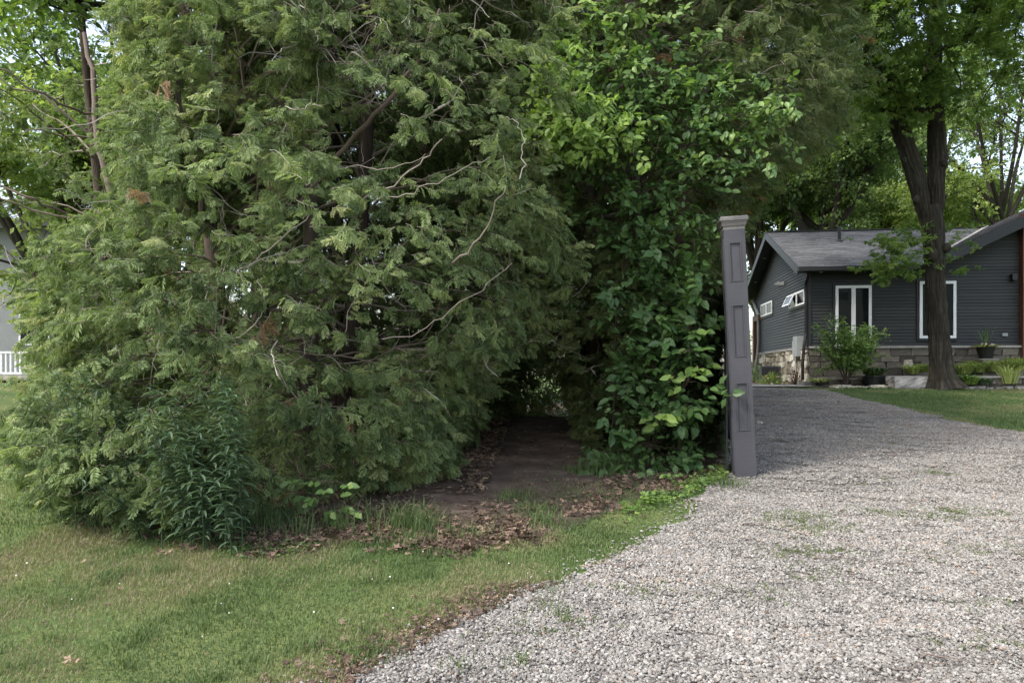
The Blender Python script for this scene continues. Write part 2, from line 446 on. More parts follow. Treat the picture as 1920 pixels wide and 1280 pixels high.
# ------------------------------------------------------------------ loose ground cover
ICO_T = (1 + 5 ** .5) / 2
ICO = unit(np.array([(-1, ICO_T, 0), (1, ICO_T, 0), (-1, -ICO_T, 0), (1, -ICO_T, 0), (0, -1, ICO_T), (0, 1, ICO_T), (0, -1, -ICO_T), (0, 1, -ICO_T), (ICO_T, 0, -1), (ICO_T, 0, 1), (-ICO_T, 0, -1), (-ICO_T, 0, 1)], float))
ICOF = [(0,11,5),(0,5,1),(0,1,7),(0,7,10),(0,10,11),(1,5,9),(5,11,4),(11,10,2),(10,7,6),(7,1,8),(3,9,4),(3,4,2),(3,2,6),(3,6,8),(3,8,9),(4,9,5),(2,4,11),(6,2,10),(8,6,7),(9,8,1)]
OCT = np.array([(1,0,0),(0,1,0),(-1,0,0),(0,-1,0),(0,0,1),(0,0,-1)], float)
OCTF = [(0,1,4),(1,2,4),(2,3,4),(3,0,4),(1,0,5),(2,1,5),(3,2,5),(0,3,5)]

def rand_pts(n, x0, x1, y0, y1):
    return rng.uniform(x0, x1, n), rng.uniform(y0, y1, n)
def gravel_patch(seed, f, base, rad, n, smin, smax):
    g = Geo(); rr = np.random.default_rng(seed)
    a = rr.uniform(0, 6.283, n); q = rad * np.sqrt(rr.random(n)); s = smin + (smax - smin) * rr.random(n) ** 1.8
    per = n // 8
    for v in range(8):
        sl = slice(v * per, (v + 1) * per if v < 7 else n); m = q[sl].size
        tv = base * rr.uniform(0.6, 1.3, (len(base), 1)) * np.array([1, rr.uniform(.6, .95), rr.uniform(.5, .8)])
        an = rr.uniform(0, 6.283, m)
        X = np.stack([np.cos(an), np.sin(an), rr.normal(0, .35, m)], -1)
        Nn = unit(np.stack([rr.normal(0, .4, m), rr.normal(0, .4, m), np.ones(m)], -1))
        g.scatter(tv, f, np.stack([q[sl] * np.cos(a[sl]), q[sl] * np.sin(a[sl]), s[sl] * .3 + rr.uniform(0, .008, m)], -1), X, Nn, s[sl], rr.random(m))
    me = g.mesh("gravel_patch"); me.materials.append(M['stone']); return proto("gravel_patch", me)
GP = [gravel_patch(s, ICOF, ICO, .13, 330, .0035, .0125) for s in range(6)]
GP2 = [gravel_patch(s + 20, OCTF, OCT, .25, 520, .006, .0155) for s in range(4)]
def patch_pts(x0, x1, y0, y1, step):
    X, Y = np.meshgrid(np.arange(x0, x1, step), np.arange(y0, y1, step))
    x = (X + rng.uniform(-.4, .4, X.shape) * step).ravel(); y = (Y + rng.uniform(-.4, .4, X.shape) * step).ravel()
    k = in_drive(x - step * .25, y) & in_drive(x + step * .3, y) & (np.abs(x) < 0.75 * y + 0.6)
    return x[k], y[k]
def lay(name, protos, x, y):
    n = len(x); e = .05; nx = -(gz(x + e, y) - gz(x - e, y)) / (2 * e); ny = -(gz(x, y + e) - gz(x, y - e)) / (2 * e)
    a = rng.uniform(0, 6.283, n)
    worn = vnoise(x, y, 1.1) * .5 + vnoise(x + 5, y, 3.3) * .35
    o = gn_scatter(name, protos, np.stack([x, y, gz(x, y) + .008 - np.clip(worn - .14, 0, .1) * .10], -1), np.stack([np.cos(a), np.sin(a), a * 0], -1), np.stack([nx, ny, nx * 0 + 1], -1), rng.uniform(.9, 1.1, n), -np.clip(worn, 0, .3) * .9 + vnoise(x, y, .6) * .12 + rng.normal(0, .04, n) + .22 * smooth((y - 7) / 5))
    return tag(o, kind='stuff')
x, y = patch_pts(-1.5, 5.5, 2.3, 6.6, .15); lay("gravel", GP, x, y)
x, y = patch_pts(0.5, 12.0, 6.5, 17.9, .30); lay("gravel", GP2, x, y)
g = Geo()
# pebbles strayed past the edge into the grass
x = rng.normal(0, 1, 420); y = rng.uniform(3, 6.4, 420)
x = drive_l(y) - np.abs(x) * 0.12; m = len(x)
g.scatter(OCT * np.array([1, .8, .6]), OCTF, np.stack([x, y, gz(x, y) + .012], -1), rng.normal(0, 1, (m, 3)) * [1, 1, .2], np.tile([0.1, 0, 1.], (m, 1)), rng.uniform(.006, .016, m), rng.random(m))
tag(g.build("stray_pebbles", M['stone']), kind='stuff')

def blades(geo, x, y, h, w, bend=0.5, tint=None, z0=0.0):
    n = len(x); a = rng.uniform(0, 2 * np.pi, n)
    d = np.stack([np.cos(a), np.sin(a)], -1)
    side = np.stack([-d[:, 1], d[:, 0]], -1) * (w / 2)[:, None]
    z = gz(x, y) + z0
    b = np.stack([x, y], -1); be = rng.uniform(0.15, 1, n) * bend * h
    p0 = np.column_stack([b - side, z]); p1 = np.column_stack([b + side, z])
    mm = b + d * (be * .35)[:, None]
    p2 = np.column_stack([mm + side * .8, z + h * .6]); p3 = np.column_stack([mm - side * .8, z + h * .6])
    tip = np.column_stack([b + d * be[:, None], z + h * rng.uniform(.8, 1, n)])
    V = np.stack([p0, p1, p2, p3, tip], 1).reshape(-1, 3)
    i = np.arange(n)[:, None] * 5
    t = rng.random(n) if tint is None else tint
    geo.add(V, f4=i + np.array([[0, 1, 2, 3]]), f3=None, tint=np.repeat(t, 5))
    geo.f3.append(i + np.array([[3, 2, 4]]) + geo.n - len(V))

def grass_tint(x, y):
    dry = smooth((vnoise(x, y, 1.3) + vnoise(x + 7, y, 3.1) * .6 + 0.08) * 2.2)
    edge = np.exp(-np.abs(x - drive_l(y)) / 0.22) * (vnoise(x + 2, y, 1.1) > -0.12)
    t = rng.random(len(x)) * .52 + dry * .66 + edge * .3 + .12 * np.clip(vnoise(x + 3, y, .7), -.2, .5)
    t = t + .45 * smooth((4.5 - y) / .8) * smooth((x - drive_l(y) + .75) / .5) * (vnoise(x, y, 5) > -.25)
    return np.clip(t, 0, 1)
g = Geo()
def lawn_blades(n, x0, x1, y0, y1, h0, h1, w, fr=0.8):
    x, y = rand_pts(n, x0, x1, y0, y1)
    e = vnoise(x, y, 9) * .12
    k = ~in_drive(x + e + .03, y) & ~in_soil(x, y + e - .05) & (np.abs(x) < fr * y + .3)
    # thin, worn patches
    k &= (vnoise(x + 31, y, 2.2) + rng.random(n) * .5 > -0.22)
    x, y = x[k], y[k]; n = len(x)
    h = (h0 + (h1 - h0) * rng.random(n)) * (1 + 0.5 * np.clip(vnoise(x, y + 9, 1.8), -.4, .5))
    blades(g, x, y, h, np.full(n, w), .9, grass_tint(x, y))
lawn_blades(150000, -3.4, 2.4, 2.7, 5.4, .012, .034, .0040)
lawn_blades(60000, -6.5, 2.4, 5.0, 8.5, .016, .04, .006)
lawn_blades(20000, -13, -3.5, 8, 16, .03, .06, .011)
lawn_blades(46000, 6.6, 14.0, 9.8, 18.2, .02, .04, .010, 0.72)
# sparse grass creeping onto the soil by the mouth of the path
n = 42000; x = rng.uniform(-4.5, 2.1, n); y = soil_f(x) + np.abs(rng.normal(0, .38, n)) * (1 + 1.3 * (x > 0)) - .1
k = (vnoise(x, y, 2.6) + vnoise(x + 4, y, 6) * .5 + rng.random(n) * .3 > .0) & ~in_drive(x, y)
x, y = x[k], y[k]; blades(g, x, y, rng.uniform(.015, .045, len(x)), np.full(len(x), .0045), .9, np.clip(grass_tint(x, y) - .1, 0, 1))
# tufts
def tufts(geo, pts, nb, h, w, spread=.05, tint=(0, .6)):
    for (px_, py_) in pts:
        x = px_ + rng.normal(0, spread, nb); y = py_ + rng.normal(0, spread, nb)
        blades(geo, x, y, rng.uniform(.4, 1, nb) * h, np.full(nb, w), 1.0, rng.uniform(*tint, nb))
pp = [(float(at(a, b, d).x), d) for a, b, d in [(1010, 955, 6.0), (790, 1010, 5.15), (750, 1020, 5.05), (890, 1010, 5.2), (1020, 980, 5.6), (1110, 880, 7.6), (1140, 885, 7.5), (1085, 885, 7.6), (960, 930, 6.4), (1340, 905, 7.0), (1370, 910, 6.9), (1250, 930, 6.5)]]
tufts(g, pp, 170, .11, .005, .09)
tufts(g, [(x, y) for x, y in zip(rng.uniform(-3, 0.3, 60), rng.uniform(3.1, 4.9, 60)) if not in_soil(x, y)], 60, .075, .004, .05)
# long dark grass at the foot of the cedar and by the path
ya = rng.uniform(-2.2, -0.6, 28)
tufts(g, [(x, float(soil_f(x)) + rng.uniform(.15, .5)) for x in ya], 26, .26, .006, .06, (0, .35))
tufts(g, [(1.05 + rng.normal(0, .1), 7.7 + rng.normal(0, .1)) for _ in range(7)], 60, .30, .006, .08, (0, .4))
tag(g.build("grass", M['grass']), kind='stuff')

# weeds in the gravel
g = Geo()
for (a, b, n) in [(1120, 985, 14), (1100, 1030, 10), (1500, 970, 40), (1530, 995, 30), (1500, 1035, 26), (1640, 960, 14), (1730, 965, 26), (1800, 955, 18), (1830, 965, 20), (1860, 1028, 10), (1790, 1040, 6), (1880, 1210, 12), (1190, 1105, 10), (1045, 1160, 8), (990, 1190, 8), (1390, 1110, 8), (1500, 985, 20), (1540, 1075, 9), (1855, 1130, 5), (1600, 905, 9), (1750, 885, 9), (1700, 830, 8), (1480, 830, 6)]:
    d = 2080 / (b - 608.0); x0 = (a - CX) / FPX * d
    for _ in range(n * 2):
        x = x0 + rng.normal(0, .16); y = d + rng.normal(0, .08)
        q = 14; xx = x + rng.normal(0, .018, q); yy = y + rng.normal(0, .018, q)
        blades(g, xx, yy, rng.uniform(.008, .028, q), np.full(q, .005), 1.4, rng.uniform(.1, .95, q), .012)
tag(g.build("gravel_weeds", M['grass']), kind='stuff')

# leaf templates -------------------------------------------------------------
LEAF = np.array([(0, 0, 0), (.3, .2, .05), (.3, -.2, .05), (.65, .17, .04), (.65, -.17, .04), (1, 0, -.08), (.3, 0, 0), (.65, 0, -.02)])
LEAFF = [(0, 6, 1), (0, 2, 6), (1, 6, 7), (1, 7, 3), (2, 7, 6), (2, 4, 7), (3, 7, 5), (4, 5, 7)]
KITE = np.array([(0, 0, 0), (.45, .30, .06), (1, 0, -.1), (.45, -.30, .06)])
KITEF = [(0, 2, 1), (0, 3, 2)]
def star_leaf(r):
    a = np.array([0, .5, .95, 1.5, 2.1, 2.7]) ; v = [(0, 0, 0)]
    pts = [(1.0, 0, -.12), (.62, .25, .02), (.70, .62, -.05), (.32, .34, .03), (.05, .50, 0)]
    for p in pts: v.append(p)
    for p in pts[1:][::-1]: v.append((p[0], -p[1], p[2]))
    n = len(v); f = [(0, i + 1, i) for i in range(1, n - 1)]
    return np.array(v), f
STAR, STARF = star_leaf(1)

# fallen leaves -------------------------------------------------------------
def curled():
    v = STAR.copy(); v[:, 0] -= .4
    v[:, 2] += .5 * v[:, 1] ** 2 + .35 * v[:, 0] ** 2 + rng.normal(0, .05, len(v))
    return v
def litter(geo, x, y, s0, s1, lift=.02):
    n = len(x); per = max(1, n // 6)
    for v in range(6):
        sl = slice(v * per, (v + 1) * per if v < 5 else n)
        m = x[sl].size
        if not m: continue
        a = rng.uniform(0, 2 * np.pi, m)
        up = unit(np.stack([rng.normal(0, .45, m), rng.normal(0, .45, m), rng.choice([1, 1, -1], m)], -1))
        geo.scatter(curled(), STARF, np.stack([x[sl], y[sl], gz(x[sl], y[sl]) + lift + rng.uniform(0, .015, m)], -1), np.stack([np.cos(a), np.sin(a), rng.normal(0, .2, m)], -1), up, rng.uniform(s0, s1, m), rng.random(m) * .95)
g = Geo()
n = 13000
x = rng.uniform(-4.8, 2.2, n); yf = soil_f(x); y = yf + np.abs(rng.normal(0, .62, n)) - .02 - .3 * rng.random(n) ** 4
path = np.exp(-((x - .25) / .55) ** 2) * (y > 5.7)
dens = np.clip(.45 + 1.5 * vnoise(x, y, 2.0) + (x > -2.1) * .35 * (x < .1) - (x < -2.3) * .3 - (x > .1) * .2, 0.02, 1) * (1 - .85 * path)
k = rng.random(n) < dens
litter(g, x[k], y[k], .02, .062)
n = 1800; y = rng.uniform(6.5, 13, n); sgn = rng.choice([-1, 1], n); x = .3 + .045 * (y - 6.5) + sgn * (.55 + np.abs(rng.normal(0, .25, n)))
litter(g, x, y, .03, .07)
n = 500; x = rng.uniform(-.5, 1.2, n); y = rng.uniform(5.6, 12.5, n); litter(g, x, y, .02, .05, .01)
n = 1100; y = rng.uniform(3.0, 4.3, n); x = drive_l(y) + .03 - np.abs(rng.normal(0, .2, n)); litter(g, x, y, .012, .035, .012)
n = 330; x = rng.uniform(-.3, 7, n); y = rng.uniform(3.2, 13, n); k = in_drive(x, y); litter(g, x[k], y[k], .012, .035, .016)
n = 7000; x = rng.uniform(-.6, 8, n); y = 3 + 12 * rng.random(n) ** 1.5; k = in_drive(x, y) & (vnoise(x, y, 1.1) * .5 + vnoise(x + 5, y, 3.3) * .35 + rng.random(n) * .25 > .22); litter(g, x[k], y[k], .006, .022, .018)
n = 60; x = rng.uniform(-3.2, .4, n); y = rng.uniform(3.1, 5, n); litter(g, x, y, .015, .04, .025)
tag(g.build("leaf_litter", M['dead']), kind='stuff')

def leaf_clump(label, px_, py_, n, spread, s0, s1, tlo=.6):
    d = 2080 / (py_ - 608.0); x0 = (px_ - CX) / FPX * d
    m = n; r = thing("dead_leaf_clump", label, "dead leaves", (x0, d, float(gz(x0, d))), 0, "dead leaf clumps lying on the lawn")
    x = rng.normal(0, spread, m); y = rng.normal(0, spread * .5, m)
    z = gz(x0 + x, d + y) - gz(x0, d) + .03 + rng.uniform(0, .03, m)
    for i in range(m):
        a = rng.uniform(0, 6.28); g = Geo()
        g.scatter(curled(), STARF, np.array([[x[i], y[i], z[i]]]), np.array([[math.cos(a), math.sin(a), rng.normal(0, .3)]]), unit(rng.normal(0, .5, (1, 3)) + [0, 0, 1]), [rng.uniform(s0, s1)], [rng.uniform(tlo, min(1, tlo + .4))])
        g.build("leaf", M['dead'], r)
leaf_clump("curled tan dead leaves lying together on the lawn before the goldenrod", 330, 1035, 9, .09, .04, .065, .45)
leaf_clump("small pale crumpled dead leaf on the lawn near the bottom left corner", 130, 1248, 3, .02, .03, .045, .9)
leaf_clump("dark upright dead leaf on the lawn just before the brown leaf litter", 466, 1030, 2, .012, .035, .05, .0)

# clover flowers in the lawn
g = Geo()
cl = [(a, b) for a, b in zip(rng.uniform(20, 1000, 18), rng.uniform(1040, 1270, 18))]
for a, b in cl:
    d = 2080 / (b - 608.0); x = (a - CX) / FPX * d
    if in_drive(x, d) or in_soil(x, d): continue
    s = rng.uniform(.0035, .0065)
    g.add(ICO * s + np.array([x, d, gz(x, d) + .045]), f3=ICOF)
M['clover'] = plain("clover_white", (.62, .6, .55), .8)
tag(g.build("clover_flowers", M['clover']), kind='stuff')

# ------------------------------------------------------------------ woody plants
def interp_path(P, t):
    """P (N,M,3), t (N,) -> points and tangents"""
    M_ = P.shape[1]; u = t * (M_ - 1); i = np.minimum(u.astype(int), M_ - 2); f = (u - i)[:, None]
    r = np.arange(len(P))
    a, b = P[r, i], P[r, i + 1]
    return a + (b - a) * f, unit(b - a)

def frond(k=5, seed=0):
    """flat spray of scale leaves: a midrib with finger lobes, x along"""
    rr = np.random.default_rng(seed); v = []; f = []
    def lobe(p, d, L, w):
        n = len(v); d = np.array(d) / np.linalg.norm(d); s = np.array([-d[1], d[0], 0])
        p = np.array(p, float)
        v.extend([p, p + d * L * .5 + s * w, p + d * L + np.array([0, 0, -.12 * L]), p + d * L * .5 - s * w])
        f.extend([(n, n + 2, n + 1), (n, n + 3, n + 2)])
    lobe((0, 0, 0), (1, 0, 0), 1.0, .045)
    for i in range(k):
        t = .12 + .72 * i / (k - 1)
        for s in (-1, 1):
            L = (.50 * (1 - .55 * abs(t - .35) / .65)) * rr.uniform(.75, 1.2)
            lobe((t, 0, -.08 * t), (1, s * rr.uniform(.7, 1.2), rr.normal(-.15, .15)), L, .055 * rr.uniform(.8, 1.2))
    return np.array(v), f
FROND = [frond(5, s) for s in range(3)]
FROND_S = [frond(3, s + 9) for s in range(2)]

def branchlet(seed, ns, small=False, mat='cedar'):
    """a drooping flattened twig, one unit long along x, hung with sprays on both sides"""
    rr = np.random.default_rng(seed); g = Geo(); q = Geo()
    t = np.linspace(0, 1, 6); dr = rr.uniform(.15, .45)
    A = np.stack([t, .06 * np.sin(t * 5 + seed), -dr * t ** 2], -1) + rr.normal(0, .012, (6, 3)) * (t > 0)[:, None]
    g.tubes(A, .011 * (1 - .75 * t), 3, rr.uniform(.1, .9))
    nt = len(g.v[0]); nf = len(g.f4[0])
    u = np.clip(np.linspace(.06, 1, ns) ** .85 + rr.normal(0, .03, ns), .03, 1); sg = np.where(np.arange(ns) % 2, 1, -1)
    p = np.stack([np.interp(u, t, A[:, c]) for c in range(3)], -1)
    d = np.stack([rr.uniform(.3, 1.1, ns), sg * rr.uniform(.15, 1.2, ns), rr.uniform(-1.2, .15, ns)], -1)
    up = unit(np.stack([rr.normal(.1, .6, ns), rr.normal(0, .6, ns) , np.ones(ns)], -1))
    sc = (.58 - .22 * u) * rr.uniform(.45, 1.2, ns)
    sets = FROND_S if small else FROND
    for k, (tv, tf) in enumerate(sets):
        m = np.arange(ns) % len(sets) == k
        tv = tv + np.outer(tv[:, 0] ** 2, [0, 0, -.22])
        g.scatter(tv, tf, p[m], unit(d[m]), up[m], sc[m], np.clip(rr.normal(.42, .10, m.sum()) + .12 * (u[m] - .5), 0, .93))
    me = g.mesh("branchlet"); me.materials.append(M[mat]); me.materials.append(M['twig'])
    # Geo.mesh writes triangles first, then the quads of the tube
    n3 = sum(len(f) for f in g.f3); mi = np.zeros(len(me.polygons), np.int32); mi[n3:n3 + nf] = 1
    me.polygons.foreach_set("material_index", mi)
    return proto("branchlet", me)
BR = {'cedar': [branchlet(s, 11) for s in range(7)], 'cedar2': [branchlet(s + 30, 11, mat='cedar2') for s in range(6)]}
BR_S = {'cedar': [branchlet(s + 60, 9, True) for s in range(4)], 'cedar2': [branchlet(s + 90, 9, True, 'cedar2') for s in range(4)]}

def n3d(p, s):
    return (vnoise(p[:, 0] + p[:, 2] * .7, p[:, 1] - p[:, 2] * .6, s) + vnoise(p[:, 2] + 17.3, p[:, 0] - p[:, 1], s)) * .75

def cedar(label, x, y, prof, H, nl, ntw, nsh, size=.32, mat='cedar', asym=None, simple=False, bare=0, group=None, stems=None, zcut=5.6, trunk_r=.13, heroes=(), gap=-.16, limb_r=1.0, lit=0.0):
    z0 = float(gz(x, y))
    root = thing("cedar_tree", label, "cedar", (x, y, z0), 0, group)
    prof = np.array(prof, float)
    g = Geo()
    stems = stems or [(0, 0, 0, 0)]
    SP = []
    for (sx, sy, lx, ly) in stems:
        t = np.linspace(0, 1, 14); hh = H * .93
        P = np.stack([sx + lx * t + .12 * np.sin(t * 5 + sx * 3), sy + ly * t + .1 * np.sin(t * 4 + 1), -.15 + t * hh], -1)
        rad = trunk_r * (1 - t) ** .8 + .015; rad[0] *= 1.35
        g.tubes(P, rad, 9, rng.uniform(.3, .7)); SP.append(P)
    g.build("trunk", M['bark'], root, smooth_=True)
    def env(az, z): 
        r = np.interp(z, prof[:, 0], prof[:, 1])
        return r * asym(az, z) if asym is not None else r
    zt = rng.random(nl) ** 1.1 * H * .97
    az = rng.uniform(0, 2 * np.pi, nl)
    r = env(az, zt) * rng.uniform(.72, 1.04, nl)
    tgt = np.stack([r * np.cos(az), r * np.sin(az), zt + .05], -1)
    si = rng.integers(0, len(SP), nl)
    zs = np.clip(zt - rng.uniform(-.2, .6, nl) * r, .25, H * .9)
    low = zt < 1.2
    zs = np.where(low, rng.uniform(.35, 1.6, nl), zs)
    S = np.array([[np.interp(zs[i], SP[si[i]][:, 2], SP[si[i]][:, c]) for c in range(3)] for i in range(nl)])
    mid = S * .45 + tgt * .55; mid[:, 2] += rng.uniform(-.1, .35, nl) * np.clip(r, 0, 1.5) - .15 * low
    mid += rng.normal(0, .14, (nl, 3))
    t = np.linspace(0, 1, 9)[None, :, None]
    L = (1 - t) ** 2 * S[:, None] + 2 * t * (1 - t) * mid[:, None] + t ** 2 * tgt[:, None]
    L += rng.normal(0, .035, L.shape) * np.sin(np.pi * t) ; L[..., 2] = np.maximum(L[..., 2], .06)
    g = Geo(); tt = np.linspace(0, 1, 9)[None]
    lr = limb_r * (.006 + .008 * rng.random(nl)[:, None] + .003 * r[:, None]) * (1 - .8 * tt)
    g.tubes(L, lr, 4, rng.uniform(.0, .55, nl))
    if bare:
        bi = rng.integers(0, nl, bare); bp, bt = interp_path(L[bi], rng.uniform(.6, 1, bare))
        bd = unit(bt * .5 + rng.normal(0, .6, (bare, 3)) + unit(bp * [1, 1, 0]) * .7)
        m_ = 10; path = [bp]
        for q in range(m_ - 1):
            bd = unit(bd + rng.normal(0, .24, (bare, 3)) + np.array([0, 0, -.04])); path.append(path[-1] + bd * rng.uniform(.04, .12, (bare, 1)))
        Bp = np.stack(path, 1); Bp[..., 2] = np.maximum(Bp[..., 2], .05)
        g.tubes(Bp, rng.uniform(.7, 1.4, (bare, 1)) * np.linspace(.0056, .002, m_)[None], 3, rng.uniform(.5, 1, bare))
        i3 = rng.integers(0, bare, bare * 3); q0, qt = interp_path(Bp[i3], rng.uniform(.2, 1, bare * 3))
        qd = unit(qt + rng.normal(0, .8, (bare * 3, 3)))
        Q = q0[:, None] + qd[:, None] * np.linspace(0, 1, 4)[None, :, None] * rng.uniform(.06, .2, (bare * 3, 1, 1)) + rng.normal(0, .008, (bare * 3, 4, 3))
        g.tubes(Q, np.broadcast_to(np.linspace(.0024, .001, 4)[None], (bare * 3, 4)), 3, rng.uniform(.5, 1, bare * 3))
    g.build("branches", M['twig'] if not simple else M['bark'], root, kind='stuff')
    for (pts, r0, r1, tn) in heroes:
        pts = np.array([np.array(at(*q)) for q in pts]) - [x, y, z0]; s_ = np.linspace(0, len(pts) - 1, 16)
        q = np.stack([np.interp(s_, np.arange(len(pts)), pts[:, c]) for c in range(3)], -1)
        for _ in range(2): q[1:-1] = (q[:-2] + 2 * q[1:-1] + q[2:]) / 4
        q += rng.normal(0, .010, q.shape)
        g = Geo(); g.tubes(q, np.linspace(r0, r1, 16), 6, tn); g.build("limb", M['twig'], root, smooth_=True)
    # branchlets along the limbs
    n2 = nl * ntw; pi = np.repeat(np.arange(nl), ntw)
    tp = np.clip(1 - np.abs(rng.normal(0, .36, n2)), .15, 1)
    p0, tan = interp_path(L[pi], tp)
    # and over the whole shell
    zq = rng.random(nsh) ** 1.05 * H * .97; zq = np.where(rng.random(nsh) < .09, rng.uniform(.05, .9, nsh), zq); aq = rng.uniform(0, 2 * np.pi, nsh)
    rq = env(aq, zq) * (1 - np.abs(rng.normal(0, .10, nsh)) + .02 + .09 * np.sin(aq * 5 + zq * 2.1) * np.sin(zq * 3.3 + aq * 2))
    ps = np.stack([rq * np.cos(aq), rq * np.sin(aq), np.maximum(zq, .06)], -1)
    ps = ps[n3d(ps, 1.9) > gap]
    p0 = np.concatenate([p0, ps]); tan = np.concatenate([tan, unit(ps * [1, 1, .15])]); n2 = len(p0)
    outd = unit(p0 * [1, 1, 0])
    dirv = unit(tan * .45 + outd * .4 + rng.normal(0, .6, (n2, 3)) * [1, 1, .5] + np.array([0, 0, -.12]))
    up = unit(np.tile([0, 0, 1.], (n2, 1)) + rng.normal(0, .4, (n2, 3)) + outd * .75)
    sc = size * rng.uniform(.6, 1.2, n2); big = p0[:, 2] > zcut + .6
    keep = (~big | (rng.random(n2) < .5)) & (p0[:, 2] > .1)
    sc = np.where(big, sc * 1.5, sc)
    keep &= True
    p0 = p0 - dirv * sc[:, None] * .35
    p0[:, 2] += (gz(x + p0[:, 0], y + p0[:, 1]) - z0) * smooth((2.2 - p0[:, 2]) / 1.5)
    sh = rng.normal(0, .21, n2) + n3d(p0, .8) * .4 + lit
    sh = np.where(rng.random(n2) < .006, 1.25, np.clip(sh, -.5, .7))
    gn_scatter("crown", (BR_S if simple else BR)[mat], p0[keep], dirv[keep], up[keep], sc[keep], sh[keep], root)
    return root

def asym_main(az, z):
    # reaches a little further towards the camera and to the right at mid height, tucked in low on the right
    right = np.clip(np.cos(az), 0, 1); front = np.clip(-np.sin(az), 0, 1)
    left = np.clip(-np.cos(az), 0, 1)
    return 1 - .15 * left - .14 * left * smooth((2.0 - z) / .8) - .52 * left * smooth((z - 1.6) / 1.2) + .13 * front * smooth((1.3 - z) / .8) + .10 * right * smooth((z - .8) / 1.5) - .30 * right * smooth((1.9 - z) / 1.5) + .02 * front
HERO = [([(560, 385, 7.0), (595, 345, 6.9), (650, 270, 6.6), (700, 222, 6.4), (735, 178, 6.3), (790, 105, 6.2), (825, 20, 6.1)], .027, .012, .12),
        ([(620, 400, 6.0), (690, 365, 5.8), (750, 340, 5.7), (800, 295, 5.65), (830, 258, 5.6)], .008, .004, .6),
        ([(620, 315, 5.8), (670, 312, 5.75), (720, 318, 5.7), (765, 308, 5.6), (800, 290, 5.6)], .005, .002, .6),
        ([(700, 375, 5.7), (760, 368, 5.6), (810, 345, 5.5), (870, 315, 5.5), (920, 300, 5.5)], .005, .002, .6),
        ([(850, 495, 5.8), (880, 470, 5.7), (905, 440, 5.65), (925, 400, 5.6), (945, 350, 5.6)], .010, .003, .3),
        ([(976, 335, 5.9), (982, 300, 5.9), (985, 265, 5.9), (972, 235, 5.9), (950, 212, 5.9)], .005, .002, .8),
        ([(720, 630, 5.6), (770, 632, 5.5), (815, 605, 5.45), (860, 570, 5.4), (920, 530, 5.4), (960, 495, 5.5)], .004, .0015, .5),
        ([(400, 540, 6.0), (450, 510, 5.8), (500, 470, 5.6), (540, 440, 5.5), (580, 400, 5.5)], .009, .004, .8),
        ([(440, 640, 5.7), (490, 600, 5.5), (500, 560, 5.45), (480, 520, 5.5)], .006, .003, .8),
        ([(330, 130, 7.4), (338, 220, 7.2), (352, 285, 7.1), (372, 320, 7.0), (380, 420, 7.0)], .028, .022, .05),
        ([(160, 60, 7.6), (170, 130, 7.5), (178, 220, 7.4), (190, 300, 7.4), (215, 390, 7.4), (235, 440, 7.4)], .022, .04, .1),
        ([(0, 345, 6.6), (60, 375, 6.6), (110, 395, 6.8), (200, 440, 7.2)], .010, .014, .0),
        ([(0, 130, 6.6), (60, 165, 6.7), (120, 200, 6.9), (180, 215, 7.3)], .008, .014, .1)]
cedar("huge spreading cedar with drooping green sprays and bare twigs at the left of the path", -2.55, 8.35,
      [(0, 2.5), (.4, 2.8), (1.2, 3.0), (2.5, 3.0), (3.8, 2.9), (5, 2.65), (7, 1.9), (9, .9), (10.5, .2)], 10.0, 320, 24, 19000, .215,
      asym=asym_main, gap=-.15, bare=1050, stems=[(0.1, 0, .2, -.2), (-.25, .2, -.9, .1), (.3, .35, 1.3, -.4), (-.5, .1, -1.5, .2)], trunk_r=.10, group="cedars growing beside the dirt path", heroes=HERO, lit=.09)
cedar("thin airy cedar at the far left, its branches reaching before the neighbour's roof", -5.5, 9.7,
      [(0, .8), (1, 1.1), (2, 1.7), (3, 2.1), (5, 1.7), (7, .9), (8, .3)], 7.6, 62, 8, 260, .24, bare=110, asym=lambda az, z: 1 - .45 * np.clip(-np.cos(az), 0, 1) * smooth((2.5 - z) / .6), group="cedars growing beside the dirt path", zcut=7, trunk_r=.09)
cedar("second cedar behind the huge one, deep in shade along the left of the path", -1.5, 12.3,
      [(0, 1.3), (1, 1.75), (3, 2.3), (5, 2.3), (8, 1.6), (10, .4)], 10.5, 120, 9, 1800, .5, simple=True, group="cedars growing beside the dirt path", trunk_r=.14, gap=-1)
cedar("cedar standing behind the left mass, filling the top left of the thicket", -4.3, 12.6,
      [(0, 1.6), (1, 2.0), (3, 2.2), (5, 2.1), (8, 1.5), (10, .4)], 9.5, 95, 8, 1300, .5, simple=True, group="cedars growing beside the dirt path", trunk_r=.14, gap=-.1)
cedar("farthest dark cedar on the left of the path where the tunnel closes", -.9, 16.4,
      [(0, 1.3), (1, 1.7), (3, 2.0), (6, 1.9), (9, .9), (10, .3)], 10, 80, 8, 1300, .55, simple=True, group="cedars growing beside the dirt path", trunk_r=.14, gap=-1)
def asym_r(az, z):
    right = np.clip(np.cos(az), 0, 1); left = np.clip(-np.cos(az), 0, 1); front = np.clip(-np.sin(az), 0, 1)
    return 1 + .6 * right * smooth((z - 2.8) / 1.2) - .42 * right * smooth((2.8 - z) / .8) + .22 * left * smooth((z - 1.6) / 1.2) - .45 * left * smooth((1.5 - z) / 1)
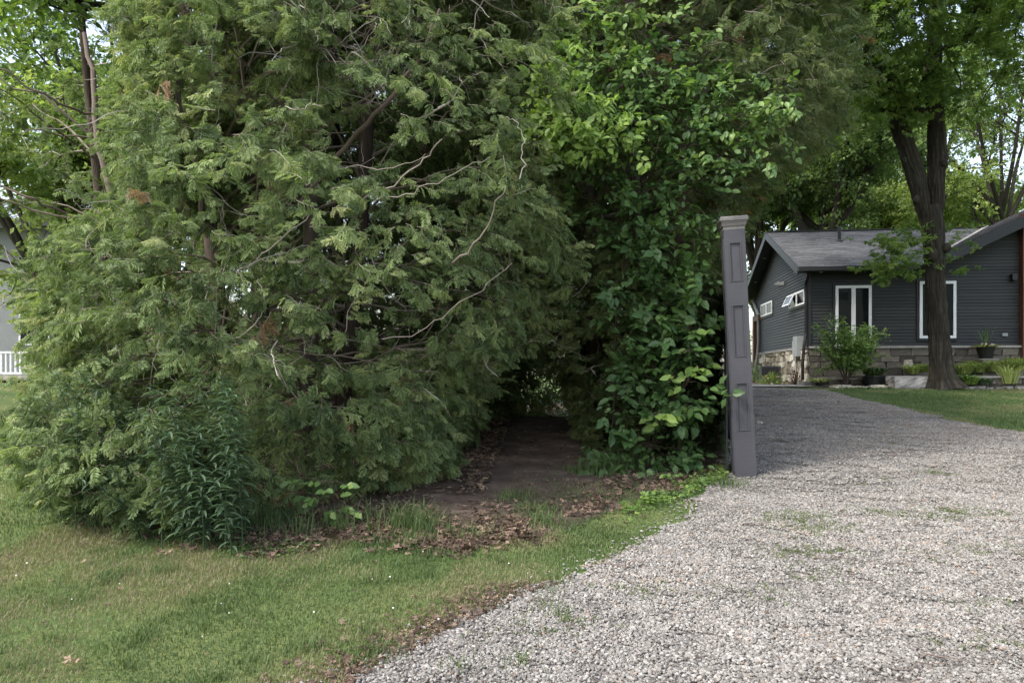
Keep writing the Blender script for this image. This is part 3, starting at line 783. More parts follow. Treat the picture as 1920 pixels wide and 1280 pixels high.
cedar("tall olive green cedar between the dirt path and the grey post", 1.4, 9.3,
      [(0, .75), (.6, 1.05), (1.5, 1.2), (2.5, 1.4), (4, 1.65), (6, 1.75), (8, 1.2), (10, .3)], 10.3, 240, 14, 8500, .23, mat='cedar2', asym=asym_r, bare=110,
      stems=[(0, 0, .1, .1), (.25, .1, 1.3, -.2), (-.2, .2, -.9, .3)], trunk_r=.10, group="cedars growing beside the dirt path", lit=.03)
cedar("cedar behind the black fence, leaning its boughs out over the grey post", 2.5, 11.7,
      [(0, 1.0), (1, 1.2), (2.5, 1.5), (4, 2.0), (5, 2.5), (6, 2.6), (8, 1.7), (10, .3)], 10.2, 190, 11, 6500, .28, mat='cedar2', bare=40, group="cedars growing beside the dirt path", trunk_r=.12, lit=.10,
      asym=lambda az, z: 1 - .45 * np.clip(np.cos(az), 0, 1) * smooth((4.3 - z) / 1.3))
cedar("last cedar on the right of the path, half hidden behind the black fence", 3.0, 15.2,
      [(0, 1.2), (1, 1.4), (3, 1.6), (5, 1.8), (8, 1.2), (9.5, .3)], 9.5, 90, 8, 1300, .5, mat='cedar2', simple=True, group="cedars growing beside the dirt path", trunk_r=.14, gap=-1,
      asym=lambda az, z: 1 - .4 * np.clip(np.cos(az), 0, 1) * smooth((4.6 - z) / 1.3))

# ---- deciduous trees
def grow(P, Rr, idx_w, n, l0, l1, out=.8, up=.2, t0=.3, m=6, noise=.06):
    """n children on random parents; returns paths, radii"""
    w = idx_w / idx_w.sum()
    pi = rng.choice(len(P), n, p=w)
    t = rng.uniform(t0, 1, n)
    p, tan = interp_path(P[pi], t)
    u = t * (P.shape[1] - 1); i = u.astype(int).clip(0, P.shape[1] - 1)
    r0 = Rr[pi, i] * rng.uniform(.45, .7, n)
    d = unit(tan * (1 - out * .5) + unit(rng.normal(0, 1, (n, 3))) * out + np.array([0, 0, up]))
    L = rng.uniform(l0, l1, n)
    pts = [p]; dd = d
    for k in range(m - 1):
        dd = unit(dd + rng.normal(0, .22, (n, 3)) + np.array([0, 0, up * .25]))
        pts.append(pts[-1] + dd * (L / (m - 1))[:, None])
    return np.stack(pts, 1), r0[:, None] * np.linspace(1, .3, m)[None]

def leafy_twig(seed, n, mat, tmpl, rel, flat=.5):
    rr = np.random.default_rng(seed); g = Geo(); t = np.linspace(0, 1, 4)
    A = np.stack([t, .08 * np.sin(t * 4 + seed), -.15 * t ** 2], -1); g.tubes(A, .010 * (1 - .7 * t), 3, .4); nf = len(g.f4[0])
    u = rr.uniform(.1, 1, n); p = np.stack([np.interp(u, t, A[:, c]) for c in range(3)], -1) + rr.normal(0, .16, (n, 3)) * [1, 1, flat]
    d = unit(np.stack([rr.normal(.5, .6, n), rr.normal(0, .7, n), rr.normal(-.3, .3, n)], -1))
    nn = unit(rr.normal(0, .4, (n, 3)) + [0, 0, 1])
    g.scatter(tmpl[0], tmpl[1], p, d, nn, rel * rr.uniform(.65, 1.25, n), np.clip(rr.normal(.5, .12, n), 0, 1))
    me = g.mesh("leafy_twig"); me.materials.append(M[mat]); me.materials.append(M['mbark'])
    n3 = sum(len(f) for f in g.f3); mi = np.zeros(len(me.polygons), np.int32); mi[n3:n3 + nf] = 1
    me.polygons.foreach_set("material_index", mi)
    return proto("leafy_twig", me)
_LT = {}
def leafy_set(mat, tmpl, nl, rel, flat=.5):
    k = (mat, len(tmpl[0]), nl, round(rel, 2), flat)
    if k not in _LT: _LT[k] = [leafy_twig(s + 7, nl, mat, tmpl, rel, flat) for s in range(5)]
    return _LT[k]

def broadleaf(name, label, cat, x, y, limbs, nb, bl, nt_, tl, nleaf, lsz, mat='far', bark='mbark', tmpl=None, group=None, z=None, spread=.25, droop=.3, up=.12, extra=None, tintc=.5, ltint=.18, base_sides=10, trunk=None, low_keep=None):
    z0 = float(gz(x, y)) if z is None else z
    root = thing(name, label, cat, (x, y, z0), 0, group)
    M_ = 12; P = []; Rr = []
    for (pts, r0, r1) in limbs:
        pts = np.array(pts, float); s = np.linspace(0, len(pts) - 1, M_)
        q = np.stack([np.interp(s, np.arange(len(pts)), pts[:, c]) for c in range(3)], -1)
        q[1:-1] = (q[:-2] + 2 * q[1:-1] + q[2:]) / 4
        P.append(q); Rr.append(np.linspace(r0, r1, M_))
    P, Rr = np.array(P), np.array(Rr)
    if trunk is None:
        g = Geo(); g.tubes(P, Rr, base_sides, rng.uniform(.3, .7, len(P))); g.build("trunk", M[bark], root, smooth_=True)
    else: trunk(root)
    wl = np.array([1.0 if (p[-1][2] > 0) else 0 for p in P]); 
    B, Br = grow(P, Rr, wl, nb, *bl, out=.95, up=.18, t0=.35, m=7)
    T, Tr = grow(B, Br, np.ones(len(B)), nt_, *tl, out=1.0, up=up, t0=.2, m=5)
    g = Geo(); g.tubes(B, np.maximum(Br, .008), 5, rng.uniform(.2, .6, len(B))); g.tubes(T, np.maximum(Tr, .003), 3, rng.uniform(.2, .6, len(T)))
    g.build("branches", M[bark], root, kind='stuff')
    # leafy twigs: `nleaf` of them on every fine branch
    n3 = nt_ * nleaf; wi = np.repeat(np.arange(nt_), nleaf)
    p, tan = interp_path(T[wi], rng.uniform(.1, 1, n3))
    p = p + rng.normal(0, spread, (n3, 3)) * [1, 1, .55]
    d = unit(tan * .5 + rng.normal(0, .7, (n3, 3)) * [1, 1, .4] + [0, 0, -droop * .5])
    nn = unit(rng.normal(0, .3, (n3, 3)) + [0, 0, 1])
    tw = rng.normal(tintc - .5, ltint, nt_); sh = tw[wi] + rng.normal(0, .06, n3)
    if low_keep is not None:
        k = low_keep(p); p, d, nn, sh = p[k], d[k], nn[k], sh[k]
    tws = lsz * 3.4
    sc = tws * rng.uniform(.7, 1.3, len(p))
    if extra is not None:
        for (c, sp, n) in extra:
            m = max(3, int(n / 11)); q = c + rng.normal(0, 1, (m, 3)) * sp
            p = np.concatenate([p, q]); d = np.concatenate([d, unit(rng.normal(0, .7, (m, 3)) * [1, 1, .4])]); nn = np.concatenate([nn, unit(rng.normal(0, .3, (m, 3)) + [0, 0, 1])])
            sc = np.concatenate([sc, tws * rng.uniform(.5, .9, m)]); sh = np.concatenate([sh, rng.normal(.05, .15, m)])
    gn_scatter("crown", leafy_set(mat, tmpl or (KITE, KITEF), 16, .30), p, d, nn, sc, sh, root)
    return root

# ------------------------------------------------------------------ the dark grey house
TH = R_(6.5)
CS, SN = math.cos(TH), math.sin(TH)
HX, HYY, HZ = 8.03, 20.0, 1.35
house = thing("house", "single storey dark grey clapboard house with stone base and grey shingled roof", "house", (HX, HYY, HZ), -TH)
def L2W(x, y, z=0): return np.array([HX + x * CS + y * SN, HYY - x * SN + y * CS, HZ + z])
def gable(px_, py_):
    q = (px_ - CX) / FPX; t = (q * HYY - HX) / (SN - q * CS)
    d = HYY + t * CS
    return t, EYE - HZ + (HY - py_) * d / FPX
def front(px_, py_):
    q = (px_ - CX) / FPX; t = (q * HYY - HX) / (CS + q * SN)
    d = HYY - t * SN
    return t, EYE - HZ + (HY - py_) * d / FPX

M['siding'] = tinted("siding_paint", [(0, (.023, .0245, .0245)), (.5, (.027, .0285, .0285)), (1, (.034, .0355, .035))], .6, .35, noise=.18, bscale=12, bump=.15, stretch=(.6, .6, 5))
M['trimdark'] = plain("dark_trim", (.017, .018, .020), .5, .15, 5)
M['black'] = plain("black_metal", (.012, .012, .013), .45, .1, 5)
M['white'] = plain("white_vinyl", (.72, .73, .75), .35, .05, 4)
M['pane'] = plain("window_glass", (.010, .013, .014), .06, .1, 1, spec=.08)
M['timber'] = plain("brown_timber", (.105, .045, .026), .6, .3, 4, .3, 20, stretch=(4, 4, .5))
M['cap'] = plain("stone_cap", (.30, .28, .26), .85, .2, 6, .3, 40)
M['mortar'] = plain("mortar", (.20, .185, .165), .95, .25, 8, .4, 50)
M['shingle'] = tinted("roof_shingle", [(0, (.115, .115, .12)), (.5, (.145, .145, .15)), (1, (.18, .18, .185))], .9, .2, noise=.25, bscale=40, bump=.3)
M['lstone'] = tinted("wall_stone", [(0, (.05, .045, .04)), (.35, (.10, .088, .075)), (.7, (.17, .15, .125)), (1, (.28, .255, .22))], .9, .2, noise=.35, bscale=25, bump=.6)
M['fstone'] = tinted("field_stone", [(0, (.20, .17, .13)), (.4, (.36, .32, .26)), (.8, (.50, .46, .39)), (1, (.62, .58, .50))], .9, .2, noise=.35, bscale=25, bump=.6)
M['greymetal'] = plain("grey_metal", (.27, .29, .30), .5, .12, 4)
M['block'] = tinted("limestone_block", [(0, (.12, .115, .11)), (1, (.30, .285, .27))], .95, .15, noise=.4, bscale=14, bump=1.0)

CAPZ = .93; EAVE = 3.05; PIT = .435; WPIT = .48
RD = 3.35                                  # ridge distance behind the front wall
RZ = EAVE + PIT * (RD + .4)
XR = 13.2
# wall cores (sheathing) behind the boards
g = Geo()
ev0 = EAVE + PIT * .4 - .12
g.prism([(.02, 0), (5.8, 0), (5.8, 2.3), (6.7, 2.3), (6.7, ev0), (RD, RZ - .14), (.02, ev0)], 0, .02, .2)
g.build("wall", M['trimdark'], house)
WX0, WXP = 3.0, 8.1                       # wing: left eave and peak
wing_top = EAVE + WPIT * (WXP - WX0 + .4)
g = Geo()
g.prism([(.2, 0), (XR, 0), (XR, EAVE), (WXP, EAVE + WPIT * (WXP - WX0) - .02), (WX0, EAVE), (.2, EAVE + .1)], 1, .02, .2)
g.build("wall", M['trimdark'], house)
g = Geo()
g.box((XR / 2 + .2, 6.6, 1.5), (XR - .2, .15, 3.0)); g.box((XR, 3.3, 1.5), (.15, 6.6, 3.0))
g.build("wall", M['trimdark'], house)

# siding boards, one object each
def board(name, pts8, mat=None):
    g = Geo(); g.add(pts8, f4=[(0,3,2,1),(4,5,6,7),(0,1,5,4),(1,2,6,5),(2,3,7,6),(3,0,4,7)], tint=rng.random())
    return g.build(name, mat or M['siding'], house)
EXPO = .086
z = CAPZ + .04
def gable_span(zz):
    lo = 0.03; hi = 6.65 if zz > 2.3 else 5.8
    if zz > ev0:
        u = (zz - ev0) / PIT; lo, hi = max(lo, u + .0), min(hi, 6.7 - u)
    return lo, hi
while z < RZ - .35:
    a0, b0 = gable_span(z); a1, b1 = gable_span(z + EXPO)
    a1 = min(a1, b1 - .01)
    # bottom edge proud, top edge tucked in under the next board
    xb, xt = -.032, -.012
    board("siding_board", [(xb, a0, z), (.015, a0, z), (.015, b0, z), (xb, b0, z), (xt, a1, z + EXPO), (.015, a1, z + EXPO), (.015, b1, z + EXPO), (xt, b1, z + EXPO)])
    z += EXPO
z = CAPZ + .04
while z < wing_top - .5:
    lo0 = lo1 = .02; hi0 = hi1 = XR
    if z + EXPO > EAVE:
        lo0 = WX0 + max(0, (z - EAVE)) / WPIT; lo1 = WX0 + (z + EXPO - EAVE) / WPIT
        hi0 = 2 * WXP - lo0; hi1 = 2 * WXP - lo1
    yb, yt = -.032, -.012
    # stopped short of the big timber framed opening in the wing's middle
    for (s0, s1, e0, e1) in ((lo0, lo1, min(hi0, 6.05), min(hi1, 6.05)),):
        if e1 - s1 > .1:
            board("siding_board", [(s0, yb, z), (e0, yb, z), (e0, .015, z), (s0, .015, z), (s1, yt, z + EXPO), (e1, yt, z + EXPO), (e1, .015, z + EXPO), (s1, .015, z + EXPO)])
    z += EXPO
# corner board
g = Geo(); g.box((-.02, -.02, (CAPZ + EAVE) / 2 + .03), (.10, .10, EAVE - CAPZ)); g.build("corner_board", M['siding'], house)
# stone caps
g = Geo(); g.box((-.03, 2.9, CAPZ), (.17, 5.85, .06)); g.build("stone_cap", M['cap'], house)
g = Geo(); g.box((2.98, -.05, CAPZ), (6.0, .19, .06)); g.build("stone_cap", M['cap'], house)

# stones of the base, one object each
def stone_mesh(seed, mat, rough=.10):
    rr = np.random.default_rng(seed)
    v = []; n = 4
    for z_ in (-.5, .5):
        for (a, b) in ((-.5, -.5), (0, -.5), (.5, -.5), (.5, .5), (0, .5), (-.5, .5)):
            v.append((a, b, z_))
    v = np.array(v, float)
    v[:, 0] += rr.normal(0, rough * .5, 12); v[:, 2] += rr.normal(0, rough * .6, 12); v[v[:, 1] < 0, 1] += rr.normal(0, rough, (v[:, 1] < 0).sum())
    f3 = []; f4 = [(0, 1, 7, 6), (1, 2, 8, 7), (2, 3, 9, 8), (3, 4, 10, 9), (4, 5, 11, 10), (5, 0, 6, 11), (6, 7, 10, 11), (7, 8, 9, 10), (0, 5, 4, 1), (1, 4, 3, 2)]
    g = Geo(); g.add(v, f3, f4, tint=rr.random()); me = g.mesh("stone"); me.materials.append(mat)
    return me
SM_F = [stone_mesh(s, M['lstone'], .06) for s in range(10)]
SM_G = [stone_mesh(s + 50, M['fstone'], .16) for s in range(10)]
zz = 0.0
while zz < CAPZ - .05:
    hh = min(random.uniform(.12, .22), CAPZ - .03 - zz)
    if CAPZ - .03 - zz - hh < .06: hh = CAPZ - .03 - zz
    xx = 0.0
    while xx < 6.0:
        ww = min(random.uniform(.18, .62), 6.0 - xx)
        if ww < .1: break
        o = link("stone", random.choice(SM_F), house); o.location = (xx + ww / 2, -.035, zz + hh / 2); o.scale = (ww - .018, random.uniform(.09, .13), hh - .016)
        xx += ww
    zz += hh
zz = 0.0
while zz < CAPZ - .05:
    hh = min(random.uniform(.14, .24), CAPZ - .03 - zz)
    if CAPZ - .03 - zz - hh < .07: hh = CAPZ - .03 - zz
    xx = 0.0
    while xx < 5.8:
        ww = min(random.uniform(.14, .4), 5.8 - xx)
        if ww < .08: break
        o = link("stone", random.choice(SM_G), house); o.location = (-.03, xx + ww / 2, zz + hh / 2); o.rotation_euler = (0, 0, -math.pi / 2); o.scale = (ww - .02, random.uniform(.1, .15), hh - .018)
        xx += ww
    zz += hh
g = Geo(); g.box((0.0, 2.9, .44), (.05, 5.76, .9)); g.box((3.0, 0.0, .44), (5.98, .05, .9)); g.build("mortar_bed", M['mortar'], house)

# roofs: decks with overlapping shingle courses
def roof_plane(o, ux, uy, wid, length, grow_=0.0, name="roof"):
    """o origin at the eave's left end, ux along the eave, uy up the slope (unit vectors)"""
    o, ux, uy = map(lambda k: np.array(k, float), (o, ux, uy)); nrm = unit(np.cross(ux, uy))
    g = Geo(); th = .14
    q = [o, o + ux * wid, o + ux * (wid + grow_ * length) + uy * length, o + uy * length]
    g.add([k - nrm * th for k in q] + q, f4=[(0,3,2,1),(4,5,6,7),(0,1,5,4),(1,2,6,5),(2,3,7,6),(3,0,4,7)])
    r = g.build(name, M['trimdark'], house)
    g = Geo(); e = .095; k = 0; s = 0
    while s < length - .02:
        l = min(e, length - s); W_ = wid + grow_ * s; n = int(W_ / .32); off = random.random() * .3
        xs_ = np.clip(np.concatenate([[0], off + np.arange(n + 1) * .32, [W_]]), 0, W_)
        for a, b in zip(xs_[:-1], xs_[1:]):
            if b - a < .02: continue
            h0 = .016 + random.uniform(-.003, .004)
            q = [o + ux * a + uy * s + nrm * h0, o + ux * b + uy * s + nrm * h0, o + ux * b + uy * (s + l + .01) + nrm * .004, o + ux * a + uy * (s + l + .01) + nrm * .004,
                 o + ux * a + uy * s + nrm * .001, o + ux * b + uy * s + nrm * .001]
            g.add(q, f4=[(0, 1, 2, 3), (4, 5, 1, 0)], tint=random.random())
        s += e; k += 1
    sh = g.build("shingles", M['shingle'], r, kind='stuff')
    return r
cs_, sn_ = math.cos(math.atan(PIT)), math.sin(math.atan(PIT))
LEN = (RD + .4) / cs_
roof_plane((-.38, -.4, EAVE), (1, 0, 0), (0, cs_, sn_), WX0 - .25 + .38 + .06, LEN, cs_ * PIT / WPIT)
roof_plane((XR - 4.2, RD * 2 + .4, EAVE), (-1, 0, 0), (0, -cs_, sn_), XR - 4.2 + .38, LEN)
cw, sw = math.cos(math.atan(WPIT)), math.sin(math.atan(WPIT))
WLEN = (WXP - WX0 + .25) / cw
WY0, WY1 = -.75, 3.0
roof_plane((WX0 - .25, WY1, EAVE + .02), (0, -1, 0), (cw, 0, sw), WY1 - WY0, WLEN)
roof_plane((2 * WXP - WX0 + .25, WY0, EAVE + .02), (0, 1, 0), (-cw, 0, sw), WY1 - WY0, WLEN)
# pale metal flashing in the valley between the two roofs
g = Geo(); q0 = np.array([WX0 - .25, -.4, EAVE + .03]); q1 = np.array([WX0 - .25 + (RD + .4) * PIT / WPIT, RD, RZ + .03])
g.add([q0 + [-.09, 0, .0], q0 + [.07, 0, .05], q1 + [.07, 0, .05], q1 + [-.09, 0, .0], q0 + [-.09, 0, -.03], q0 + [.07, 0, .02], q1 + [.07, 0, .02], q1 + [-.09, 0, -.03]], f4=[(0,1,2,3),(7,6,5,4),(0,4,5,1),(1,5,6,2),(2,6,7,3),(3,7,4,0)])
g.build("valley_flashing", M['cap'], house)
# ridge cap
g = Geo(); g.box((-.38 + 3.4, RD, RZ + .012), (6.8, .22, .03)); g.build("ridge_cap", M['trimdark'], house)
# rake boards and gutter
g = Geo()
for sgn, y0 in ((1, -.42), (-1, 2 * RD + .42)):
    Mx = np.stack([(1, 0, 0), (0, sgn * cs_, sn_), (0, -sn_ * sgn, cs_)], 1)
    g.box((-.395, (y0 + RD) / 2, (EAVE + RZ) / 2 - .1), (.025, LEN + .02, .20), M=Mx)
g.build("rake_board", M['trimdark'], house)
Mx = np.stack([(cw, 0, sw), (0, 1, 0), (-sw, 0, cw)], 1)
g = Geo(); g.box(((WX0 - .25 + WXP) / 2, WY0 - .015, (EAVE + wing_top) / 2 - .13), (WLEN + .02, .03, .24), M=Mx); g.build("rake_board", M['trimdark'], house)
g = Geo(); g.box((1.25, -.46, EAVE - .06), (3.3, .10, .11)); g.build("gutter", M['black'], house)
g = Geo(); g.tubes(np.array([(-.10, -.42, EAVE - .1), (-.10, -.30, EAVE - .25), (-.10, -.09, EAVE - .42), (-.10, -.09, 2), (-.10, -.09, 1.3), (-.16, -.12, 1.0), (-.20, -.14, .5), (-.20, -.14, .05)]), np.full(8, .042), 4)
g.build("downspout", M['black'], house)
g = Geo(); g.tubes(np.array([(-.08, 6.9, EAVE - .1), (-.08, 6.4, EAVE - .45), (-.10, 5.86, EAVE - .75), (-.10, 5.86, 1.3), (-.14, 5.8, .9), (-.3, 5.7, .1)]), np.full(6, .05), 5)
g.build("downspout", M['greymetal'], house)
g = Geo(); g.box((1.4, -.18, EAVE - .10), (3.6, .46, .03)); g.build("soffit", M['trimdark'], house)
def soffit_light(x, y, z):
    g = Geo(); a = np.arange(8) / 8 * 6.283; P = np.array([(x, y, z + .01), (x, y, z)]); g.tubes(P, np.array([.05, .045]), 8); g.add(np.stack([x + .045 * np.cos(a), y + .045 * np.sin(a), a * 0 + z], -1), f3=[(0, i + 1, i) for i in range(1, 7)])
    g.build("soffit_light", M['white'], house)
for x in (.25, 1.6): soffit_light(x, -.2, EAVE - .125)
for yy in (4.4, 5.8): soffit_light(-.2, yy, EAVE + PIT * (2 * RD + .4 - yy) - .19)
# vent pipe
vx = front(1600, 462)[0] * 1.04
g = Geo(); vy = 2.1; vz = EAVE + PIT * (vy + .4)
g.tubes(np.array([(3.75 - 2.35 + .05, vy, vz - .05), (1.45, vy, vz + .46)]), np.array([.05, .05]), 10); g.tubes(np.array([(1.45, vy, vz + .0), (1.45, vy, vz + .06)]), np.array([.11, .06]), 10)
g.build("vent_pipe", M['black'], house)

# windows
def window(side, c0, c1, z0, z1, fw=.06, mull=1, open_=None):
    """side 'f' on the front wall (x from c0 to c1) or 'g' on the gable wall (y from c0 to c1)"""
    def bx(g, u, v, w, h, dep, dmid):
        if side == 'g': dmid = .03 + (dmid - .03) * .45; dep *= .6
        if side == 'f': g.box((u, -dmid, v), (w, dep, h))
        else: g.box((-dmid, u, v), (dep, w, h))
    uc, vc, W, H_ = (c0 + c1) / 2, (z0 + z1) / 2, c1 - c0, z1 - z0
    cw_ = .12 if side == 'f' else .03
    g = Geo(); bx(g, uc, vc, W + cw_, H_ + cw_, .045, .0325); r = g.build("window", M['trimdark'], house)
    g = Geo()
    for s in (-1, 1):
        bx(g, uc + s * (W / 2 - fw / 2), vc, fw, H_, .05, .075)
        bx(g, uc, vc + s * (H_ / 2 - fw / 2), W - 2 * fw, fw, .05, .075)
    n = mull + 1; cell = (W - 2 * fw) / n
    for i in range(mull):
        bx(g, c0 + fw + cell * (i + 1), vc, fw * 1.5, H_ - 2 * fw, .046, .075)
    g.build("frame", M['white'], r)
    for i in range(n):
        g = Geo(); a = c0 + fw + cell * (i + .5); bx(g, a, vc, cell, H_ - 2 * fw, .01, .063); g.build("pane", M['pane'], r)
    g = Geo(); bx(g, uc, z0 - .045, W + .06, .04, .06, .045); g.build("sill", M['trimdark'], r)
    return r
x0, zt_ = front(1565, 536); x1, _ = front(1632, 536); window('f', x0, x1, front(1600, 648)[1], zt_, .07)
x0, zt_ = front(1722, 528); x1, _ = front(1790, 528); window('f', x0, x1, front(1755, 634)[1], zt_, .07, 0)
a, zb = gable(1450.5, 587); b, _ = gable(1430, 590); _, zt_ = gable(1440, 567); window('g', a, b, zb, zt_, .05)
a, zb = gable(1512, 569); b, _ = gable(1483, 574); _, zt_ = gable(1498, 547.5); wB = window('g', a, b, zb, zt_, .05)
# its far sash hangs open, tilted out at the bottom
g = Geo(); hw = (b - a) / 2 - .05; hh = zt_ - zb - .06; tl_ = R_(24)
Mx = np.stack([(math.cos(tl_), 0, math.sin(tl_)), (0, 1, 0), (-math.sin(tl_), 0, math.cos(tl_))], 1)
cx_, cz_ = -.12 - math.sin(tl_) * hh / 2, zt_ - .04 - math.cos(tl_) * hh / 2
Mx2 = np.array(Matrix.Rotation(tl_, 3, 'Y'))
yc_ = a + (b - a) * .75
for (dy, dz, w, h) in ((-hw / 2 + .02, 0, .045, hh), (hw / 2 - .02, 0, .045, hh), (0, hh / 2 - .02, hw, .045), (0, -hh / 2 + .02, hw, .045)):
    g.box(tuple(np.array([cx_, yc_, cz_]) + Mx2 @ np.array([0, dy, dz])), (.03, w, h), M=Mx2)
sash = g.build("open_sash", M['white'], wB)
g = Geo(); g.box((cx_, yc_, cz_), (.008, hw - .08, hh - .08), M=Mx2); g.build("pane", M['pane'], wB)
# three little hooded vents on the gable wall
for px_ in (1462, 1466.5, 1471.5):
    yy, zz_ = gable(px_, 531)
    g = Geo(); g.prism([(-.03, zz_ + .07), (-.03, zz_ - .05), (-.14, zz_ - .05), (-.16, zz_ + .0)], 1, yy - .05, yy + .05); g.build("wall_vent", M['greymetal'], house)
# meter cabinet and conduit
yy, zb = gable(1505, 668); _, zt_ = gable(1505, 630)
g = Geo(); g.box((-.12, yy, (zb + zt_) / 2), (.18, .42, zt_ - zb)); mb = g.build("meter_box", M['greymetal'], house)
g = Geo(); g.box((-.12, yy - .5 + .2 + .62, (zb + zt_) / 2 - .02), (.12, .16, .36)); g.tubes(np.array([(-.1, yy + .32, zb + .1), (-.1, yy + .32, .1)]), np.array([.03, .03]), 6); g.build("conduit", M['greymetal'], house)
# wall lamp and outlet on the front wall
xx, zz_ = front(1896, 521)
g = Geo(); g.box((xx, -.05, zz_), (.10, .05, .14)); g.box((xx, -.12, zz_ + .01), (.12, .14, .16)); g.build("wall_lamp", M['black'], house)
xx, zz_ = front(1882, 627)
g = Geo(); g.box((xx, -.05, zz_), (.13, .05, .08)); g.build("outlet_cover", M['greymetal'], house)
# timber framed glazing in the wing
xt_ = front(1908, 600)[0]
g = Geo(); g.box((xt_ + .12, -.12, (.55 + 4.4) / 2), (.20, .2, 3.85)); g.build("timber_post", M['timber'], house)
g = Geo(); g.box((xt_ + .12 + 2.2, -.12, .50), (4.6, .22, .14)); g.build("timber_sill", M['timber'], house)
window('f', xt_ + .26, xt_ + 2.4, .62, 2.75, .07, 1)
# back porch post and beam past the gable wall
g = Geo(); g.box((-.05, 6.45, 1.05), (.2, .2, 2.1)); g.build("porch_post", M['timber'], house)
g = Geo(); g.box((-.03, 6.25, 2.2), (.18, .9, .2)); g.build("porch_beam", M['timber'], house)
g = Geo(); g.box((-.1, 6.45, .22), (.6, .8, .75)); g.build("porch_pier", M['cap'], house)

# ---- things round the house
def stone_thing(name, label, cat, loc, size, rz=0, seed=1, group=None, mat='block', jag=.05):
    rr = np.random.default_rng(seed); nx, ny, nz = 7, 4, 4
    g = Geo()
    # a subdivided box pushed about
    for ax in range(3):
        for s in (-.5, .5):
            n1, n2 = [(ny, nz), (nx, nz), (nx, ny)][ax]
            U, V = np.meshgrid(np.linspace(-.5, .5, n1 + 1), np.linspace(-.5, .5, n2 + 1))
            W = np.full_like(U, s); c = [None] * 3; c[ax] = W; o_ = [k for k in range(3) if k != ax]; c[o_[0]] = U; c[o_[1]] = V
            v = np.stack(c, -1).reshape(-1, 3) * np.array(size)
            h = np.sin(v @ np.array([12.9, 7.1, 21.3]) * 3 + seed) * .5 + np.sin(v @ np.array([31.7, 17.3, 8.1]) * 2 + seed * 2) * .5
            v = v + unit(v + 1e-6) * (h * jag)[:, None] - (np.abs(v / np.array(size)) > .49).sum(1)[:, None].clip(1, 3) * unit(v + 1e-6) * jag * .35
            i, j = np.meshgrid(np.arange(n1), np.arange(n2)); a = (j * (n1 + 1) + i).ravel()
            q = np.stack([a, a + 1, a + n1 + 2, a + n1 + 1], -1)
            flip = (s > 0) if ax == 1 else (s < 0)
            g.add(v + np.array([0, 0, size[2] / 2]), f4=q[:, ::-1] if flip else q, tint=rr.uniform(.4, .9))
    o = g.build(name, M[mat]); o.location = loc; o.rotation_euler = (0, 0, rz)
    return tag(o, label, cat, group)
def gpt(px_, d):
    x = (px_ - CX) / FPX * d; return x, d, float(gz(x, d))
x, y, z = gpt(1710, 17.9)
stone_thing("stone_block", "large rough grey limestone block at the foot of the forked maple", "stone block", (x, y, z - .04), (1.1, .55, .33), -.05, 3)
x, y, z = gpt(1511, 19.0)
stone_thing("step_block", "smooth pale stone step below the downspout at the house corner", "stone step", (x, y, z), (.30, .4, .13), 0, 5, jag=.008, mat='block')
x, y, z = gpt(1703, 19.2)
o = stone_thing("ornament_stone", "small round white stone among the golden grass before the house", "stone", (x, y, 1.5 + (705 - 690) / FPX * 19.2), (.17, .15, .22), 0, 6, mat='fstone', jag=.012)
# low retaining wall courses in front of the bed
def retaining(label, pa, pb, d, h, n, rows=2):
    xa, xb = (pa - CX) / FPX * d, (pb - CX) / FPX * d
    z0 = float(gz((xa + xb) / 2, d)) - .05
    r = thing("retaining_wall", label, "wall", (xa, d, z0), -.03)
    hh = h / rows
    for k in range(rows):
        w = (xb - xa) / n; xs_ = -w * .5 * (k % 2)
        while xs_ < xb - xa - .01:
            a_, b_ = max(0, xs_), min(xb - xa, xs_ + w)
            if b_ - a_ > .04:
                o = link("block", random.choice(SM_F), r); o.location = ((a_ + b_) / 2, 0, hh * (k + .5)); o.scale = (b_ - a_ - .012, .26, hh - .01)
            xs_ += w
    g = Geo(); g.box(((xb - xa) / 2, -.01, h + .022), (xb - xa + .06, .34, .045)); g.build("cap", M['cap'], r)
    return r
retaining("low stone retaining wall left of the maple, behind the small shrub", 1540, 1622, 18.9, .24, 4)
retaining("low stone retaining wall between the dark fern and the limestone block", 1655, 1748, 18.75, .28, 4)
retaining("low grey retaining wall right of the maple under the golden grass", 1800, 1990, 18.1, .30, 8)
g = Geo(); x0_, x1_ = 6.0, 8.0
r = thing("paving", "", "", (0, 0, 0)); bpy.data.objects.remove(r)
def paving():
    rows = np.linspace(5.75, 8.1, 8)
    strip_sheet("pavement", rows, lambda x: x * 0 + 18.25, lambda x: x * 0 + 19.2, 6, M['cap'], .03, along='x')
paving()
# soil bed before the house
strip_sheet("planting_bed", np.arange(5.4, 19.0, .3), lambda x: 18.25 + (x > 8.3) * .0 - .25 * smooth((x - 8.4) / 1) + x * 0, lambda x: x * 0 + 21.0 , 8, M['soil'], .012, along='x')

for i in range(26):
    px_ = list(np.linspace(1560, 1662, 16)) + list(np.linspace(1752, 1775, 4)) + list(np.linspace(1815, 1910, 6))
    x, y, z = gpt(px_[i] + random.uniform(-3, 3), random.uniform(18.0, 18.25) if i < 16 else random.uniform(17.6, 17.9))
    k = random.uniform(.10, .2)
    where = "before the small shrub and dark fern" if i < 16 else ("at the foot of the maple trunk" if i < 20 else "before the variegated grass")
    stone_thing("edging_stone", "pale flat edging stone on the lawn edge " + where, "stone", (x, y, z - .01), (k * 1.3, k, k * .45), random.uniform(-.5, .5), i + 20, "edging stones on the lawn edge " + where, mat='fstone' if i < 20 else 'block', jag=.015)

